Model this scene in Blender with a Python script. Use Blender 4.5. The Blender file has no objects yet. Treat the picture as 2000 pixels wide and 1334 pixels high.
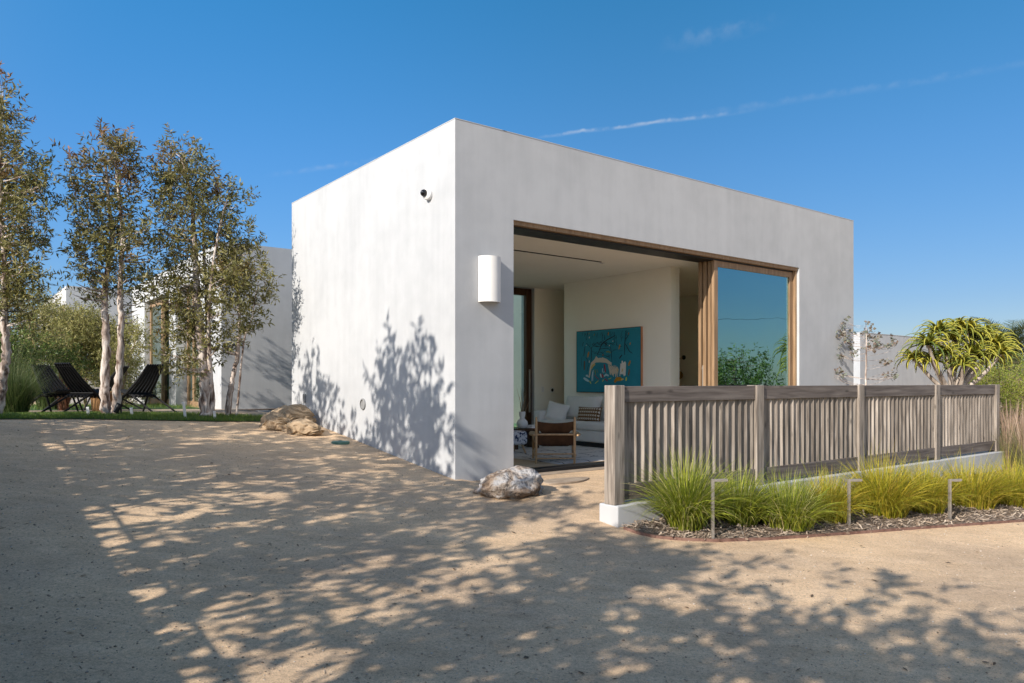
import bpy, bmesh, math, random
import numpy as np
from mathutils import Vector, Matrix, noise as mnoise

R = math.radians
S = bpy.context.scene
COL = S.collection

# ------------------------------------------------------------------ camera
F, CX, HY, EYE = 1447.0, 1000.0, 748.0, 1.2          # focal length in px of the 2000 px photo, horizon row, eye height over the floor
cd = bpy.data.cameras.new('camera')
cd.sensor_width = 36.0
cd.lens = 36.0 * F / 2000.0
cd.shift_y = (HY - 667.0) / 2000.0
cd.clip_start, cd.clip_end = 0.05, 3000.0
cam = bpy.data.objects.new('camera', cd); COL.objects.link(cam)
cam.location = (0, 0, EYE); cam.rotation_euler = (R(90), 0, 0)
S.camera = cam

# ------------------------------------------------------------------ sun and sky
EL, AZ = R(30.5), R(218.6)
world = bpy.data.worlds.new('World'); S.world = world; world.use_nodes = True
wn, wl = world.node_tree.nodes, world.node_tree.links
sky = wn.new('ShaderNodeTexSky'); sky.sky_type = 'NISHITA'; sky.sun_disc = False
sky.sun_elevation = EL; sky.sun_rotation = AZ
sky.air_density = 1.0; sky.dust_density = 0.3; sky.ozone_density = 2.5
bg = wn['Background']; bg.inputs['Strength'].default_value = 0.12
sd = bpy.data.lights.new('sun', 'SUN'); sd.energy = 4.75; sd.angle = R(0.42); sd.color = (1.0, 0.92, 0.81)
sun = bpy.data.objects.new('sun', sd); COL.objects.link(sun)
SUN = Vector((math.sin(AZ) * math.cos(EL), math.cos(AZ) * math.cos(EL), math.sin(EL)))
sun.rotation_euler = SUN.to_track_quat('Z', 'Y').to_euler()
sun.location = SUN * 60
S.view_settings.view_transform = 'Standard'; S.view_settings.look = 'None'
S.view_settings.gamma = 1.0; S.view_settings.exposure = 0.40
S.render.engine = 'CYCLES'
S.cycles.max_bounces = 10; S.cycles.diffuse_bounces = 6; S.cycles.glossy_bounces = 5
S.cycles.transparent_max_bounces = 24; S.cycles.transmission_bounces = 6
S.cycles.use_denoising = True


def ray(px, py):
    return Vector(((px - CX) / F, 1.0, (HY - py) / F))


# contrails: thin high ice clouds, bands of the sky along one great circle
def contrails():
    tc = wn.new('ShaderNodeTexCoord')
    def vm(op, a, b):
        n = wn.new('ShaderNodeVectorMath'); n.operation = op
        for i, v in enumerate((a, b)):
            if hasattr(v, 'links'): wl.new(v, n.inputs[i])
            else: n.inputs[i].default_value = v
        return n.outputs['Value'] if op == 'DOT_PRODUCT' else n.outputs['Vector']
    def ma(op, a, b=0.0, c=0.0):
        n = wn.new('ShaderNodeMath'); n.operation = op
        for i, v in enumerate((a, b, c)):
            if hasattr(v, 'links'): wl.new(v, n.inputs[i])
            else: n.inputs[i].default_value = v
        return n.outputs[0]
    def mr(v, a, b):
        n = wn.new('ShaderNodeMapRange'); n.interpolation_type = 'SMOOTHSTEP'
        wl.new(v, n.inputs['Value']); n.inputs['From Min'].default_value = a; n.inputs['From Max'].default_value = b
        return n.outputs['Result']
    d = vm('NORMALIZE', tc.outputs['Generated'], (0, 0, 0))
    nz = wn.new('ShaderNodeTexNoise'); nz.inputs['Scale'].default_value = 9; nz.inputs['Detail'].default_value = 6
    wl.new(d, nz.inputs['Vector'])
    nf = wn.new('ShaderNodeTexNoise'); nf.inputs['Scale'].default_value = 60; nf.inputs['Detail'].default_value = 5
    wl.new(d, nf.inputs['Vector'])
    total = None
    #          two pixels on the line, half width, strength, then along-line start/end fade (px)
    for (p, q, hw, st, x0, x1, x2, x3) in (((1050, 270), (1480, 214), 0.0035, 0.42, 1030, 1120, 1300, 1520),
                                           ((1050, 272), (1480, 206), 0.0060, 0.08, 1250, 1500, 1800, 2300),
                                           ((500, 345), (730, 312), 0.0045, 0.15, 480, 640, 720, 820),
                                           ((1290, 92), (1560, 30), 0.0130, 0.10, 1270, 1380, 1420, 1560)):
        a, b = ray(*p).normalized(), ray(*q).normalized()
        n = a.cross(b).normalized()
        t = (b - a).normalized()
        dist = ma('ADD', vm('DOT_PRODUCT', d, tuple(n)), ma('MULTIPLY', ma('SUBTRACT', nz.outputs['Fac'], 0.5), 0.010))
        dist = ma('ABSOLUTE', ma('ADD', dist, ma('MULTIPLY', ma('SUBTRACT', nf.outputs['Fac'], 0.5), hw * 1.6)))
        m = mr(dist, hw, 0.0)
        s = vm('DOT_PRODUCT', d, tuple(t))
        def along(x):
            y = p[1] + (q[1] - p[1]) * (x - p[0]) / (q[0] - p[0])
            return ray(x, y).normalized().dot(t)
        m = ma('MULTIPLY', m, mr(s, along(x0), along(x1)))
        m = ma('MULTIPLY', m, mr(s, along(x3), along(x2)))
        m = ma('MULTIPLY', m, ma('MULTIPLY', mr(nf.outputs['Fac'], 0.25, 0.75), st))
        total = m if total is None else ma('ADD', total, m)
    # deep, clear blue away from the sun; brighter and whiter on the sun's side
    sep = wn.new('ShaderNodeSeparateXYZ'); wl.new(d, sep.inputs[0])
    tr = wn.new('ShaderNodeValToRGB'); el = tr.color_ramp.elements
    el[0].position = 0.0; el[0].color = (0.44, 0.44, 0.53, 1); el[1].position = 0.5; el[1].color = (0.21, 0.73, 0.90, 1)
    for pos, c in ((0.10, (0.37, 0.45, 0.58, 1)), (0.28, (0.31, 0.58, 0.76, 1))):
        e = el.new(pos); e.color = c
    wl.new(sep.outputs['Z'], tr.inputs['Fac'])
    sunside = mr(vm('DOT_PRODUCT', d, (math.sin(AZ), math.cos(AZ), 0.35)), -0.25, 0.75)
    tm = wn.new('ShaderNodeMix'); tm.data_type = 'RGBA'; wl.new(sunside, tm.inputs['Factor']); wl.new(tr.outputs['Color'], tm.inputs['A'])
    tm.inputs['B'].default_value = (1.80, 1.50, 1.27, 1)
    sk = wn.new('ShaderNodeMix'); sk.data_type = 'RGBA'; sk.blend_type = 'MULTIPLY'; sk.inputs['Factor'].default_value = 1.0
    wl.new(sky.outputs[0], sk.inputs['A']); wl.new(tm.outputs['Result'], sk.inputs['B'])
    west = mr(vm('DOT_PRODUCT', d, (-0.95, 0.31, 0.0)), 0.05, 0.75)
    wm = wn.new('ShaderNodeMix'); wm.data_type = 'RGBA'; wm.blend_type = 'MULTIPLY'; wl.new(west, wm.inputs['Factor'])
    wl.new(sk.outputs['Result'], wm.inputs['A']); wm.inputs['B'].default_value = (1.28, 1.42, 1.50, 1)
    mx = wn.new('ShaderNodeMix'); mx.data_type = 'RGBA'
    wl.new(total, mx.inputs['Factor']); wl.new(wm.outputs['Result'], mx.inputs['A'])
    mx.inputs['B'].default_value = (4.6, 4.9, 5.2, 1)
    wl.new(mx.outputs['Result'], bg.inputs['Color'])


contrails()

# ------------------------------------------------------------------ house frame: s along the front wall, t back along the side wall
CS, CT = Vector((0.7953, 0.6063, 0)), Vector((-0.6063, 0.7953, 0))
C0 = Vector((-0.705, 9.19, 0))
ROT = math.atan2(CS.y, CS.x)


def st(s, t, z=0.0):
    return C0 + CS * s + CT * t + Vector((0, 0, z))


def to_st(x, y):
    d = Vector((x - C0.x, y - C0.y, 0))
    return d.dot(CS), d.dot(CT)


def smooth(a, b, x):
    u = min(1.0, max(0.0, (x - a) / (b - a)))
    return u * u * (3 - 2 * u)


def ramp_t(t):
    if t >= 0:
        return 0.111 * t if t < 4.6 else 0.5106 + (0.111 * (t - 4.6) - 0.111 * (t - 4.6) ** 2 / 4.0 if t < 6.6 else 0.111)
    if t > -3.0:
        return 0.105 * t
    u = min(-t - 3.0, 6.0)
    return -0.315 - 0.105 * u + 0.105 * u * u / 12.0 * 0.92


def ground(x, y):
    s, t = to_st(x, y)
    z = ramp_t(t)
    z -= 0.0138 * min(14.0, max(-6.0, s)) * (1.0 - smooth(5, 9, t))
    if t > 10: z -= 0.012 * (min(t, 40) - 10)
    if s > 0.05 and t > -0.001:
        z = -0.03
    elif s > 0.2 and t > -2.2:
        z = z * (1 - smooth(-2.2, -0.3, t)) - 0.035 * smooth(-2.2, -0.3, t)
    r = math.hypot(x, y)
    z += 0.012 * mnoise.noise((x * 0.5, y * 0.5, 3.0)) * (1 if r < 40 else 0)
    if r > 60: z -= 0.02 * (min(r, 400) - 60)
    return z


def at(px, D, z=None, py=None):
    """world point at depth D in the direction of photo column px (row py, or height z)"""
    x = (px - CX) / F * D
    if py is not None: z = EYE + (HY - py) / F * D
    if z is None: z = ground(x, D)
    return Vector((x, D, z))


def gp(px, py):
    """where the line of sight through a photo pixel meets the ground"""
    d = ray(px, py); k = 1.0
    while k < 80:
        p = d * k
        if EYE + d.z * k < ground(p.x, p.y): break
        k += 0.02
    return Vector((d.x * k, k, ground(d.x * k, k)))


# ------------------------------------------------------------------ materials
def mat(name):
    m = bpy.data.materials.new(name); m.use_nodes = True
    return m, m.node_tree.nodes, m.node_tree.links, m.node_tree.nodes['Principled BSDF']


def ramp(nodes, stops):
    r = nodes.new('ShaderNodeValToRGB'); e = r.color_ramp.elements
    while len(e) < len(stops): e.new(0.5)
    for i, (p, c) in enumerate(stops):
        e[i].position = p; e[i].color = (*c, 1)
    return r


def noisy(name, c1, c2, scale=5.0, detail=6.0, rough=0.8, bump=0.0, bscale=None, stretch=(1, 1, 1), metal=0.0, lo=0.3, hi=0.7, spec=0.3, bdist=0.02, coat=0.0):
    m, n, l, b = mat(name)
    tc = n.new('ShaderNodeTexCoord'); mp = n.new('ShaderNodeMapping'); mp.inputs['Scale'].default_value = stretch
    l.new(tc.outputs['Object'], mp.inputs['Vector'])
    t = n.new('ShaderNodeTexNoise'); t.inputs['Scale'].default_value = scale; t.inputs['Detail'].default_value = detail
    t.inputs['Roughness'].default_value = 0.6
    l.new(mp.outputs[0], t.inputs['Vector'])
    r = ramp(n, [(lo, c1), (hi, c2)]); l.new(t.outputs['Fac'], r.inputs['Fac'])
    l.new(r.outputs['Color'], b.inputs['Base Color'])
    b.inputs['Roughness'].default_value = rough; b.inputs['Metallic'].default_value = metal
    b.inputs['Specular IOR Level'].default_value = spec
    if bump:
        t2 = n.new('ShaderNodeTexNoise'); t2.inputs['Scale'].default_value = bscale or scale * 3; t2.inputs['Detail'].default_value = 8
        l.new(mp.outputs[0], t2.inputs['Vector'])
        bp = n.new('ShaderNodeBump'); bp.inputs['Strength'].default_value = bump; bp.inputs['Distance'].default_value = bdist
        l.new(t2.outputs['Fac'], bp.inputs['Height']); l.new(bp.outputs[0], b.inputs['Normal'])
    return m


def stucco(name, base=(0.492, 0.502, 0.517), dark=(0.415, 0.425, 0.44)):
    m, n, l, b = mat(name)
    tc = n.new('ShaderNodeTexCoord')
    def nz(scale, stretch, detail=5):
        mp = n.new('ShaderNodeMapping'); mp.inputs['Scale'].default_value = stretch
        l.new(tc.outputs['Object'], mp.inputs['Vector'])
        t = n.new('ShaderNodeTexNoise'); t.inputs['Scale'].default_value = scale; t.inputs['Detail'].default_value = detail
        l.new(mp.outputs[0], t.inputs['Vector']); return t.outputs['Fac']
    a = nz(0.9, (1, 1, 0.8)); s = nz(7, (1, 1, 0.09), 4); c = nz(4, (1, 1, 1), 8)
    def mul(x, y, op='ADD'):
        k = n.new('ShaderNodeMath'); k.operation = op
        for i, v in enumerate((x, y)):
            if hasattr(v, 'links'): l.new(v, k.inputs[i])
            else: k.inputs[i].default_value = v
        return k.outputs[0]
    f = mul(mul(mul(a, 0.5, 'MULTIPLY'), mul(s, 0.25, 'MULTIPLY')), mul(c, 0.25, 'MULTIPLY'))
    r = ramp(n, [(0.36, dark), (0.58, base)]); l.new(f, r.inputs['Fac'])
    l.new(r.outputs['Color'], b.inputs['Base Color'])
    b.inputs['Roughness'].default_value = 0.85; b.inputs['Specular IOR Level'].default_value = 0.2
    t2 = nz(38, (1, 1, 0.7), 8)
    bp = n.new('ShaderNodeBump'); bp.inputs['Strength'].default_value = 0.07; bp.inputs['Distance'].default_value = 0.02
    l.new(mul(t2, mul(a, 3.0, 'MULTIPLY')), bp.inputs['Height']); l.new(bp.outputs[0], b.inputs['Normal'])
    return m


def wood(name, c1, c2, c3, axis='Z', scale=6.0, rough=0.65, island=0.25, bump=0.25, knots=True):
    """long grain along one axis; every loose board differs a little in tone"""
    m, n, l, b = mat(name)
    tc = n.new('ShaderNodeTexCoord'); mp = n.new('ShaderNodeMapping')
    st_ = {'X': (0.06, 1, 1), 'Y': (1, 0.06, 1), 'Z': (1, 1, 0.06)}[axis]
    mp.inputs['Scale'].default_value = st_
    geo = n.new('ShaderNodeNewGeometry')
    off = n.new('ShaderNodeVectorMath'); off.operation = 'SCALE'; off.inputs[0].default_value = (7.3, 3.1, 5.7)
    l.new(geo.outputs['Random Per Island'], off.inputs['Scale'])
    l.new(tc.outputs['Object'], mp.inputs['Vector'])
    ad = n.new('ShaderNodeVectorMath'); ad.operation = 'ADD'
    l.new(mp.outputs[0], ad.inputs[0]); l.new(off.outputs[0], ad.inputs[1])
    t = n.new('ShaderNodeTexNoise'); t.inputs['Scale'].default_value = scale * 6; t.inputs['Detail'].default_value = 7
    t.inputs['Distortion'].default_value = 0.6
    l.new(ad.outputs[0], t.inputs['Vector'])
    r = ramp(n, [(0.28, c1), (0.5, c2), (0.74, c3)]); l.new(t.outputs['Fac'], r.inputs['Fac'])
    hsv = n.new('ShaderNodeHueSaturation'); l.new(r.outputs['Color'], hsv.inputs['Color'])
    mr = n.new('ShaderNodeMapRange'); l.new(geo.outputs['Random Per Island'], mr.inputs['Value'])
    mr.inputs['To Min'].default_value = 1 - island; mr.inputs['To Max'].default_value = 1 + island
    l.new(mr.outputs[0], hsv.inputs['Value'])
    out = hsv.outputs['Color']
    if knots:
        mp2 = n.new('ShaderNodeMapping'); mp2.inputs['Scale'].default_value = {'X': (0.35, 1, 1), 'Y': (1, 0.35, 1), 'Z': (1, 1, 0.35)}[axis]
        l.new(tc.outputs['Object'], mp2.inputs['Vector'])
        ad2 = n.new('ShaderNodeVectorMath'); ad2.operation = 'ADD'; l.new(mp2.outputs[0], ad2.inputs[0]); l.new(off.outputs[0], ad2.inputs[1])
        v = n.new('ShaderNodeTexVoronoi'); v.inputs['Scale'].default_value = scale * 1.6; l.new(ad2.outputs[0], v.inputs['Vector'])
        kr = ramp(n, [(0.05, (0.35, 0.35, 0.35)), (0.16, (1, 1, 1))]); l.new(v.outputs['Distance'], kr.inputs['Fac'])
        mx = n.new('ShaderNodeMix'); mx.data_type = 'RGBA'; mx.blend_type = 'MULTIPLY'; mx.inputs['Factor'].default_value = 0.8
        l.new(out, mx.inputs['A']); l.new(kr.outputs['Color'], mx.inputs['B']); out = mx.outputs['Result']
    l.new(out, b.inputs['Base Color'])
    b.inputs['Roughness'].default_value = rough; b.inputs['Specular IOR Level'].default_value = 0.25
    bp = n.new('ShaderNodeBump'); bp.inputs['Strength'].default_value = bump; bp.inputs['Distance'].default_value = 0.01
    l.new(t.outputs['Fac'], bp.inputs['Height']); l.new(bp.outputs[0], b.inputs['Normal'])
    return m


def leafmat(name, cols, young=None, z0=0.0, z1=1.0, trans=0.3, rough=0.5):
    """foliage: every leaf its own tone; optional reddish new growth towards the top"""
    m, n, l, b = mat(name)
    geo = n.new('ShaderNodeNewGeometry')
    k = len(cols); r = ramp(n, [(i / max(1, k - 1), c) for i, c in enumerate(cols)])
    l.new(geo.outputs['Random Per Island'], r.inputs['Fac'])
    col = r.outputs['Color']
    if young:
        tc = n.new('ShaderNodeTexCoord'); sp = n.new('ShaderNodeSeparateXYZ'); l.new(tc.outputs['Object'], sp.inputs[0])
        mr = n.new('ShaderNodeMapRange'); mr.inputs['From Min'].default_value = z0; mr.inputs['From Max'].default_value = z1
        l.new(sp.outputs['Z'], mr.inputs['Value'])
        t = n.new('ShaderNodeTexNoise'); t.inputs['Scale'].default_value = 2.2; t.inputs['Detail'].default_value = 3; l.new(tc.outputs['Object'], t.inputs['Vector'])
        a = n.new('ShaderNodeMath'); a.operation = 'MULTIPLY_ADD'; l.new(t.outputs['Fac'], a.inputs[0]); a.inputs[1].default_value = 3.2; a.inputs[2].default_value = -1.9
        a2 = n.new('ShaderNodeMath'); a2.operation = 'ADD'; a2.use_clamp = True; l.new(a.outputs[0], a2.inputs[0]); l.new(mr.outputs[0], a2.inputs[1])
        mx = n.new('ShaderNodeMix'); mx.data_type = 'RGBA'; l.new(a2.outputs[0], mx.inputs['Factor']); l.new(col, mx.inputs['A'])
        mx.inputs['B'].default_value = (*young, 1); col = mx.outputs['Result']
    l.new(col, b.inputs['Base Color']); b.inputs['Roughness'].default_value = rough; b.inputs['Specular IOR Level'].default_value = 0.35
    tr = n.new('ShaderNodeBsdfTranslucent'); l.new(col, tr.inputs['Color'])
    ms = n.new('ShaderNodeMixShader'); ms.inputs['Fac'].default_value = trans
    l.new(b.outputs[0], ms.inputs[1]); l.new(tr.outputs[0], ms.inputs[2])
    l.new(ms.outputs[0], n['Material Output'].inputs['Surface'])
    return m


def glassmat(name, refl, tint, gl=(0.8, 0.95, 1.0)):
    """coated window glass: part mirror, part tinted see-through"""
    m, n, l, b = mat(name)
    n.remove(b)
    g = n.new('ShaderNodeBsdfGlossy'); g.inputs['Color'].default_value = (*gl, 1); g.inputs['Roughness'].default_value = 0.004
    t = n.new('ShaderNodeBsdfTransparent'); t.inputs['Color'].default_value = (*tint, 1)
    tc = n.new('ShaderNodeTexCoord'); wv = n.new('ShaderNodeTexNoise'); wv.inputs['Scale'].default_value = 1.6; wv.inputs['Detail'].default_value = 1
    l.new(tc.outputs['Object'], wv.inputs['Vector']); bw_ = n.new('ShaderNodeBump'); bw_.inputs['Strength'].default_value = 0.05; bw_.inputs['Distance'].default_value = 0.05
    l.new(wv.outputs['Fac'], bw_.inputs['Height']); l.new(bw_.outputs[0], g.inputs['Normal'])
    fr = n.new('ShaderNodeLayerWeight'); fr.inputs['Blend'].default_value = 0.35
    mr = n.new('ShaderNodeMapRange'); l.new(fr.outputs['Facing'], mr.inputs['Value'])
    mr.inputs['To Min'].default_value = refl; mr.inputs['To Max'].default_value = min(1.0, refl + 0.4)
    ms = n.new('ShaderNodeMixShader'); l.new(mr.outputs[0], ms.inputs['Fac']); l.new(t.outputs[0], ms.inputs[1]); l.new(g.outputs[0], ms.inputs[2])
    l.new(ms.outputs[0], n['Material Output'].inputs['Surface'])
    return m


def groundmat():
    m, n, l, b = mat('decomposed_granite')
    tc = n.new('ShaderNodeTexCoord')
    def nz(scale, detail=6, rough=0.6, stretch=None):
        t = n.new('ShaderNodeTexNoise'); t.inputs['Scale'].default_value = scale; t.inputs['Detail'].default_value = detail; t.inputs['Roughness'].default_value = rough
        v = tc.outputs['Object']
        if stretch:
            mp = n.new('ShaderNodeMapping'); mp.inputs['Scale'].default_value = stretch; mp.inputs['Rotation'].default_value = (0, 0, 0.5)
            l.new(v, mp.inputs['Vector']); v = mp.outputs[0]
        l.new(v, t.inputs['Vector']); return t.outputs['Fac']
    big = nz(0.55, 4); mid = nz(3.0, 7, 0.65, (1, 2.2, 1)); fine = nz(120, 5, 0.8); grit = nz(420, 2)
    r1 = ramp(n, [(0.30, (0.70, 0.505, 0.325)), (0.68, (0.86, 0.64, 0.43))]); l.new(mid, r1.inputs['Fac'])
    r2 = ramp(n, [(0.35, (0.74, 0.74, 0.76)), (0.66, (1.06, 1.04, 1.0))]); l.new(big, r2.inputs['Fac'])
    r3 = ramp(n, [(0.30, (0.38, 0.38, 0.40)), (0.45, (0.85, 0.85, 0.86)), (0.56, (1, 1, 1)), (0.70, (1.35, 1.33, 1.28))]); l.new(fine, r3.inputs['Fac'])
    def mul(a, c, f=1.0):
        mx = n.new('ShaderNodeMix'); mx.data_type = 'RGBA'; mx.blend_type = 'MULTIPLY'; mx.inputs['Factor'].default_value = f
        l.new(a, mx.inputs['A']); l.new(c, mx.inputs['B']); return mx.outputs['Result']
    col = mul(mul(r1.outputs['Color'], r2.outputs['Color']), r3.outputs['Color'], 0.85)
    gm = nz(42, 5, 0.75); r5 = ramp(n, [(0.34, (0.62, 0.62, 0.64)), (0.5, (1, 1, 1)), (0.68, (1.16, 1.15, 1.12))]); l.new(gm, r5.inputs['Fac']); col = mul(col, r5.outputs['Color'], 0.8)
    v = n.new('ShaderNodeTexVoronoi'); v.inputs['Scale'].default_value = 45; l.new(tc.outputs['Object'], v.inputs['Vector'])
    r4 = ramp(n, [(0.0, (1.45, 1.42, 1.38)), (0.12, (1, 1, 1))]); l.new(v.outputs['Distance'], r4.inputs['Fac'])
    col = mul(col, r4.outputs['Color'], 0.6)
    l.new(col, b.inputs['Base Color']); b.inputs['Roughness'].default_value = 0.95; b.inputs['Specular IOR Level'].default_value = 0.1
    def bump(h, s, d, prev=None):
        bp = n.new('ShaderNodeBump'); bp.inputs['Strength'].default_value = s; bp.inputs['Distance'].default_value = d
        l.new(h, bp.inputs['Height'])
        if prev: l.new(prev, bp.inputs['Normal'])
        return bp.outputs[0]
    l.new(bump(fine, 0.7, 0.012, bump(mid, 0.35, 0.05)), b.inputs['Normal'])
    return m


M = {}
M['stucco'] = stucco('white_stucco')
M['plaster'] = noisy('interior_paint', (0.85, 0.81, 0.73), (0.88, 0.84, 0.76), 1.5, rough=0.7)
M['ceiling'] = noisy('ceiling_paint', (0.87, 0.83, 0.75), (0.90, 0.86, 0.78), 1.5, rough=0.8)
M['ground'] = groundmat()
M['oakfloor'] = wood('oak_floor', (0.48, 0.34, 0.20), (0.58, 0.42, 0.26), (0.64, 0.48, 0.31), 'X', 4, island=0.08, knots=False, bump=0.05)
M['oak'] = wood('door_oak', (0.20, 0.125, 0.07), (0.285, 0.185, 0.108), (0.37, 0.25, 0.155), 'Z', 5, island=0.1, knots=False, bump=0.1, rough=0.5)
M['darkwood'] = wood('walnut', (0.035, 0.017, 0.009), (0.07, 0.035, 0.018), (0.10, 0.052, 0.028), 'Z', 5, island=0.1, knots=False, bump=0.1, rough=0.4)
M['table'] = wood('teak_table', (0.24, 0.13, 0.05), (0.34, 0.19, 0.085), (0.42, 0.25, 0.12), 'Z', 5, island=0.1, knots=False)
M['chairwood'] = wood('ash_frame', (0.36, 0.23, 0.12), (0.47, 0.31, 0.17), (0.54, 0.37, 0.22), 'Z', 5, island=0.06, knots=False, bump=0.05, rough=0.45)
M['fence'] = wood('weathered_cedar', (0.10, 0.084, 0.071), (0.25, 0.212, 0.18), (0.41, 0.36, 0.312), 'Z', 5.0, island=0.3, bump=0.4)
M['fencex'] = wood('weathered_cedar_rail', (0.08, 0.066, 0.06), (0.145, 0.122, 0.11), (0.225, 0.195, 0.175), 'X', 4.0, island=0.12, bump=0.4)
M['black'] = noisy('black_metal', (0.012, 0.012, 0.013), (0.02, 0.02, 0.022), 8, rough=0.45)
M['blackwood'] = noisy('black_stain', (0.006, 0.006, 0.007), (0.015, 0.015, 0.016), 20, rough=0.6, stretch=(1, 1, 0.1), spec=0.2)
M['steel'] = noisy('brushed_steel', (0.30, 0.27, 0.24), (0.44, 0.40, 0.36), 14, rough=0.5, metal=0.55, stretch=(1, 1, 0.3))
M['white'] = noisy('white_plastic', (0.78, 0.77, 0.76), (0.82, 0.81, 0.80), 3, rough=0.4)
M['ceramic'] = noisy('matte_ceramic', (0.72, 0.70, 0.68), (0.78, 0.76, 0.74), 4, rough=0.6)
M['sconce'] = noisy('sconce_plaster', (0.80, 0.78, 0.75), (0.84, 0.82, 0.79), 4, rough=0.8)
M['lens'] = noisy('black_dome', (0.004, 0.004, 0.005), (0.008, 0.008, 0.01), 4, rough=0.06, spec=0.6)
M['grey'] = noisy('grey_plastic', (0.22, 0.22, 0.22), (0.28, 0.28, 0.28), 6, rough=0.6)
M['linen'] = noisy('white_linen', (0.66, 0.64, 0.62), (0.74, 0.72, 0.70), 3, rough=0.95, bump=0.15, bscale=260, bdist=0.003)
M['leather'] = noisy('brown_leather', (0.045, 0.02, 0.009), (0.10, 0.045, 0.02), 9, rough=0.5, bump=0.1, bscale=80)
M['brass'] = noisy('aged_brass', (0.32, 0.20, 0.07), (0.42, 0.28, 0.11), 6, rough=0.4, metal=0.3)
M['burlap'] = noisy('burlap', (0.32, 0.23, 0.145), (0.46, 0.345, 0.23), 7, rough=0.95, bump=0.5, bscale=170, bdist=0.006)
M['rock'] = None
M['flash'] = noisy('roof_metal', (0.10, 0.10, 0.10), (0.485, 0.495, 0.51), 3.0, rough=0.6, lo=0.28, hi=0.36)
M['foundation'] = noisy('foundation_concrete', (0.38, 0.36, 0.34), (0.55, 0.53, 0.50), 6, rough=0.9)
M['lid'] = noisy('green_lid', (0.07, 0.17, 0.14), (0.13, 0.25, 0.21), 14, rough=0.7)
M['mulchbase'] = noisy('mulch_soil', (0.10, 0.075, 0.058), (0.28, 0.215, 0.165), 40, rough=0.95, bump=0.8, bscale=60)
M['chip'] = leafmat('bark_chips', [(0.16, 0.115, 0.085), (0.36, 0.28, 0.215), (0.25, 0.19, 0.145), (0.52, 0.43, 0.345), (0.31, 0.245, 0.19)], trans=0.0, rough=0.9)
M['edging'] = noisy('rusted_edging', (0.13, 0.065, 0.05), (0.27, 0.165, 0.13), 12, rough=0.8)
M['lawn'] = noisy('lawn_soil', (0.018, 0.055, 0.012), (0.035, 0.085, 0.02), 25, rough=0.95)
M['lawnblade'] = leafmat('lawn_blades', [(0.06, 0.12, 0.016), (0.12, 0.21, 0.03), (0.20, 0.28, 0.05), (0.08, 0.15, 0.02), (0.25, 0.27, 0.07)], trans=0.3)
M['paver'] = noisy('patio_paving', (0.28, 0.21, 0.15), (0.38, 0.30, 0.22), 9, rough=0.9, bump=0.3, bscale=60)
M['sedge'] = leafmat('sedge_blades', [(0.05, 0.10, 0.012), (0.28, 0.34, 0.03), (0.48, 0.48, 0.07), (0.12, 0.19, 0.02), (0.62, 0.54, 0.24), (0.20, 0.27, 0.025), (0.38, 0.41, 0.045), (0.08, 0.14, 0.015)], trans=0.35)
M['sedgey'] = leafmat('golden_sedge_blades', [(0.14, 0.19, 0.02), (0.42, 0.40, 0.035), (0.60, 0.47, 0.05), (0.24, 0.28, 0.025), (0.62, 0.44, 0.09), (0.34, 0.35, 0.03), (0.52, 0.40, 0.04)], trans=0.35)
M['darkgrass'] = leafmat('dark_grass_blades', [(0.025, 0.05, 0.014), (0.07, 0.12, 0.03), (0.15, 0.19, 0.06), (0.045, 0.08, 0.025), (0.22, 0.22, 0.10)], trans=0.3)
M['tuftgrass'] = leafmat('fountain_grass_blades', [(0.16, 0.17, 0.06), (0.30, 0.25, 0.14), (0.12, 0.18, 0.05), (0.40, 0.31, 0.2)], trans=0.3)
M['plume'] = leafmat('grass_plumes', [(0.36, 0.25, 0.18), (0.46, 0.34, 0.25), (0.28, 0.18, 0.13)], trans=0.3)
M['flax'] = leafmat('bronze_flax', [(0.12, 0.045, 0.025), (0.2, 0.09, 0.05), (0.09, 0.05, 0.03)], trans=0.2)
M['olive'] = leafmat('olive_leaves', [(0.17, 0.18, 0.05), (0.30, 0.29, 0.09), (0.42, 0.38, 0.15), (0.23, 0.23, 0.08)], trans=0.3)
M['greenbush'] = leafmat('green_bush_leaves', [(0.06, 0.11, 0.025), (0.12, 0.19, 0.04), (0.20, 0.25, 0.065)], trans=0.3)
M['limebush'] = leafmat('lime_bush_leaves', [(0.16, 0.22, 0.025), (0.26, 0.31, 0.04), (0.34, 0.35, 0.06)], trans=0.35)
M['palm'] = leafmat('palm_leaflets', [(0.035, 0.06, 0.025), (0.07, 0.10, 0.04), (0.16, 0.15, 0.05)], trans=0.2)
M['euc'] = leafmat('silver_dollar_leaves', [(0.16, 0.19, 0.15), (0.24, 0.26, 0.21), (0.20, 0.14, 0.11), (0.28, 0.29, 0.25)], trans=0.25)
M['twig'] = noisy('twig_bark', (0.16, 0.11, 0.08), (0.30, 0.22, 0.16), 20, rough=0.9)
M['dry'] = noisy('dry_stems', (0.20, 0.13, 0.075), (0.30, 0.2, 0.12), 20, rough=0.9)
M['palmtrunk'] = noisy('palm_trunk', (0.10, 0.07, 0.045), (0.2, 0.15, 0.1), 12, rough=0.95, bump=0.6)
M['slab'] = noisy('slab_stone', (0.26, 0.2, 0.15), (0.42, 0.34, 0.26), 7, rough=0.9, bump=0.4, bscale=40)
M['roof'] = noisy('roof_membrane', (0.35, 0.34, 0.33), (0.45, 0.44, 0.43), 3, rough=0.9)
M['glass_front'] = glassmat('coated_glass', 0.46, (0.34, 0.50, 0.50), (0.50, 0.77, 0.77))
M['glass_back'] = glassmat('green_glass', 0.03, (0.86, 0.98, 0.90))
M['glass_rear'] = glassmat('tinted_glass', 0.40, (0.35, 0.46, 0.42), (0.75, 0.9, 0.85))
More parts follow.
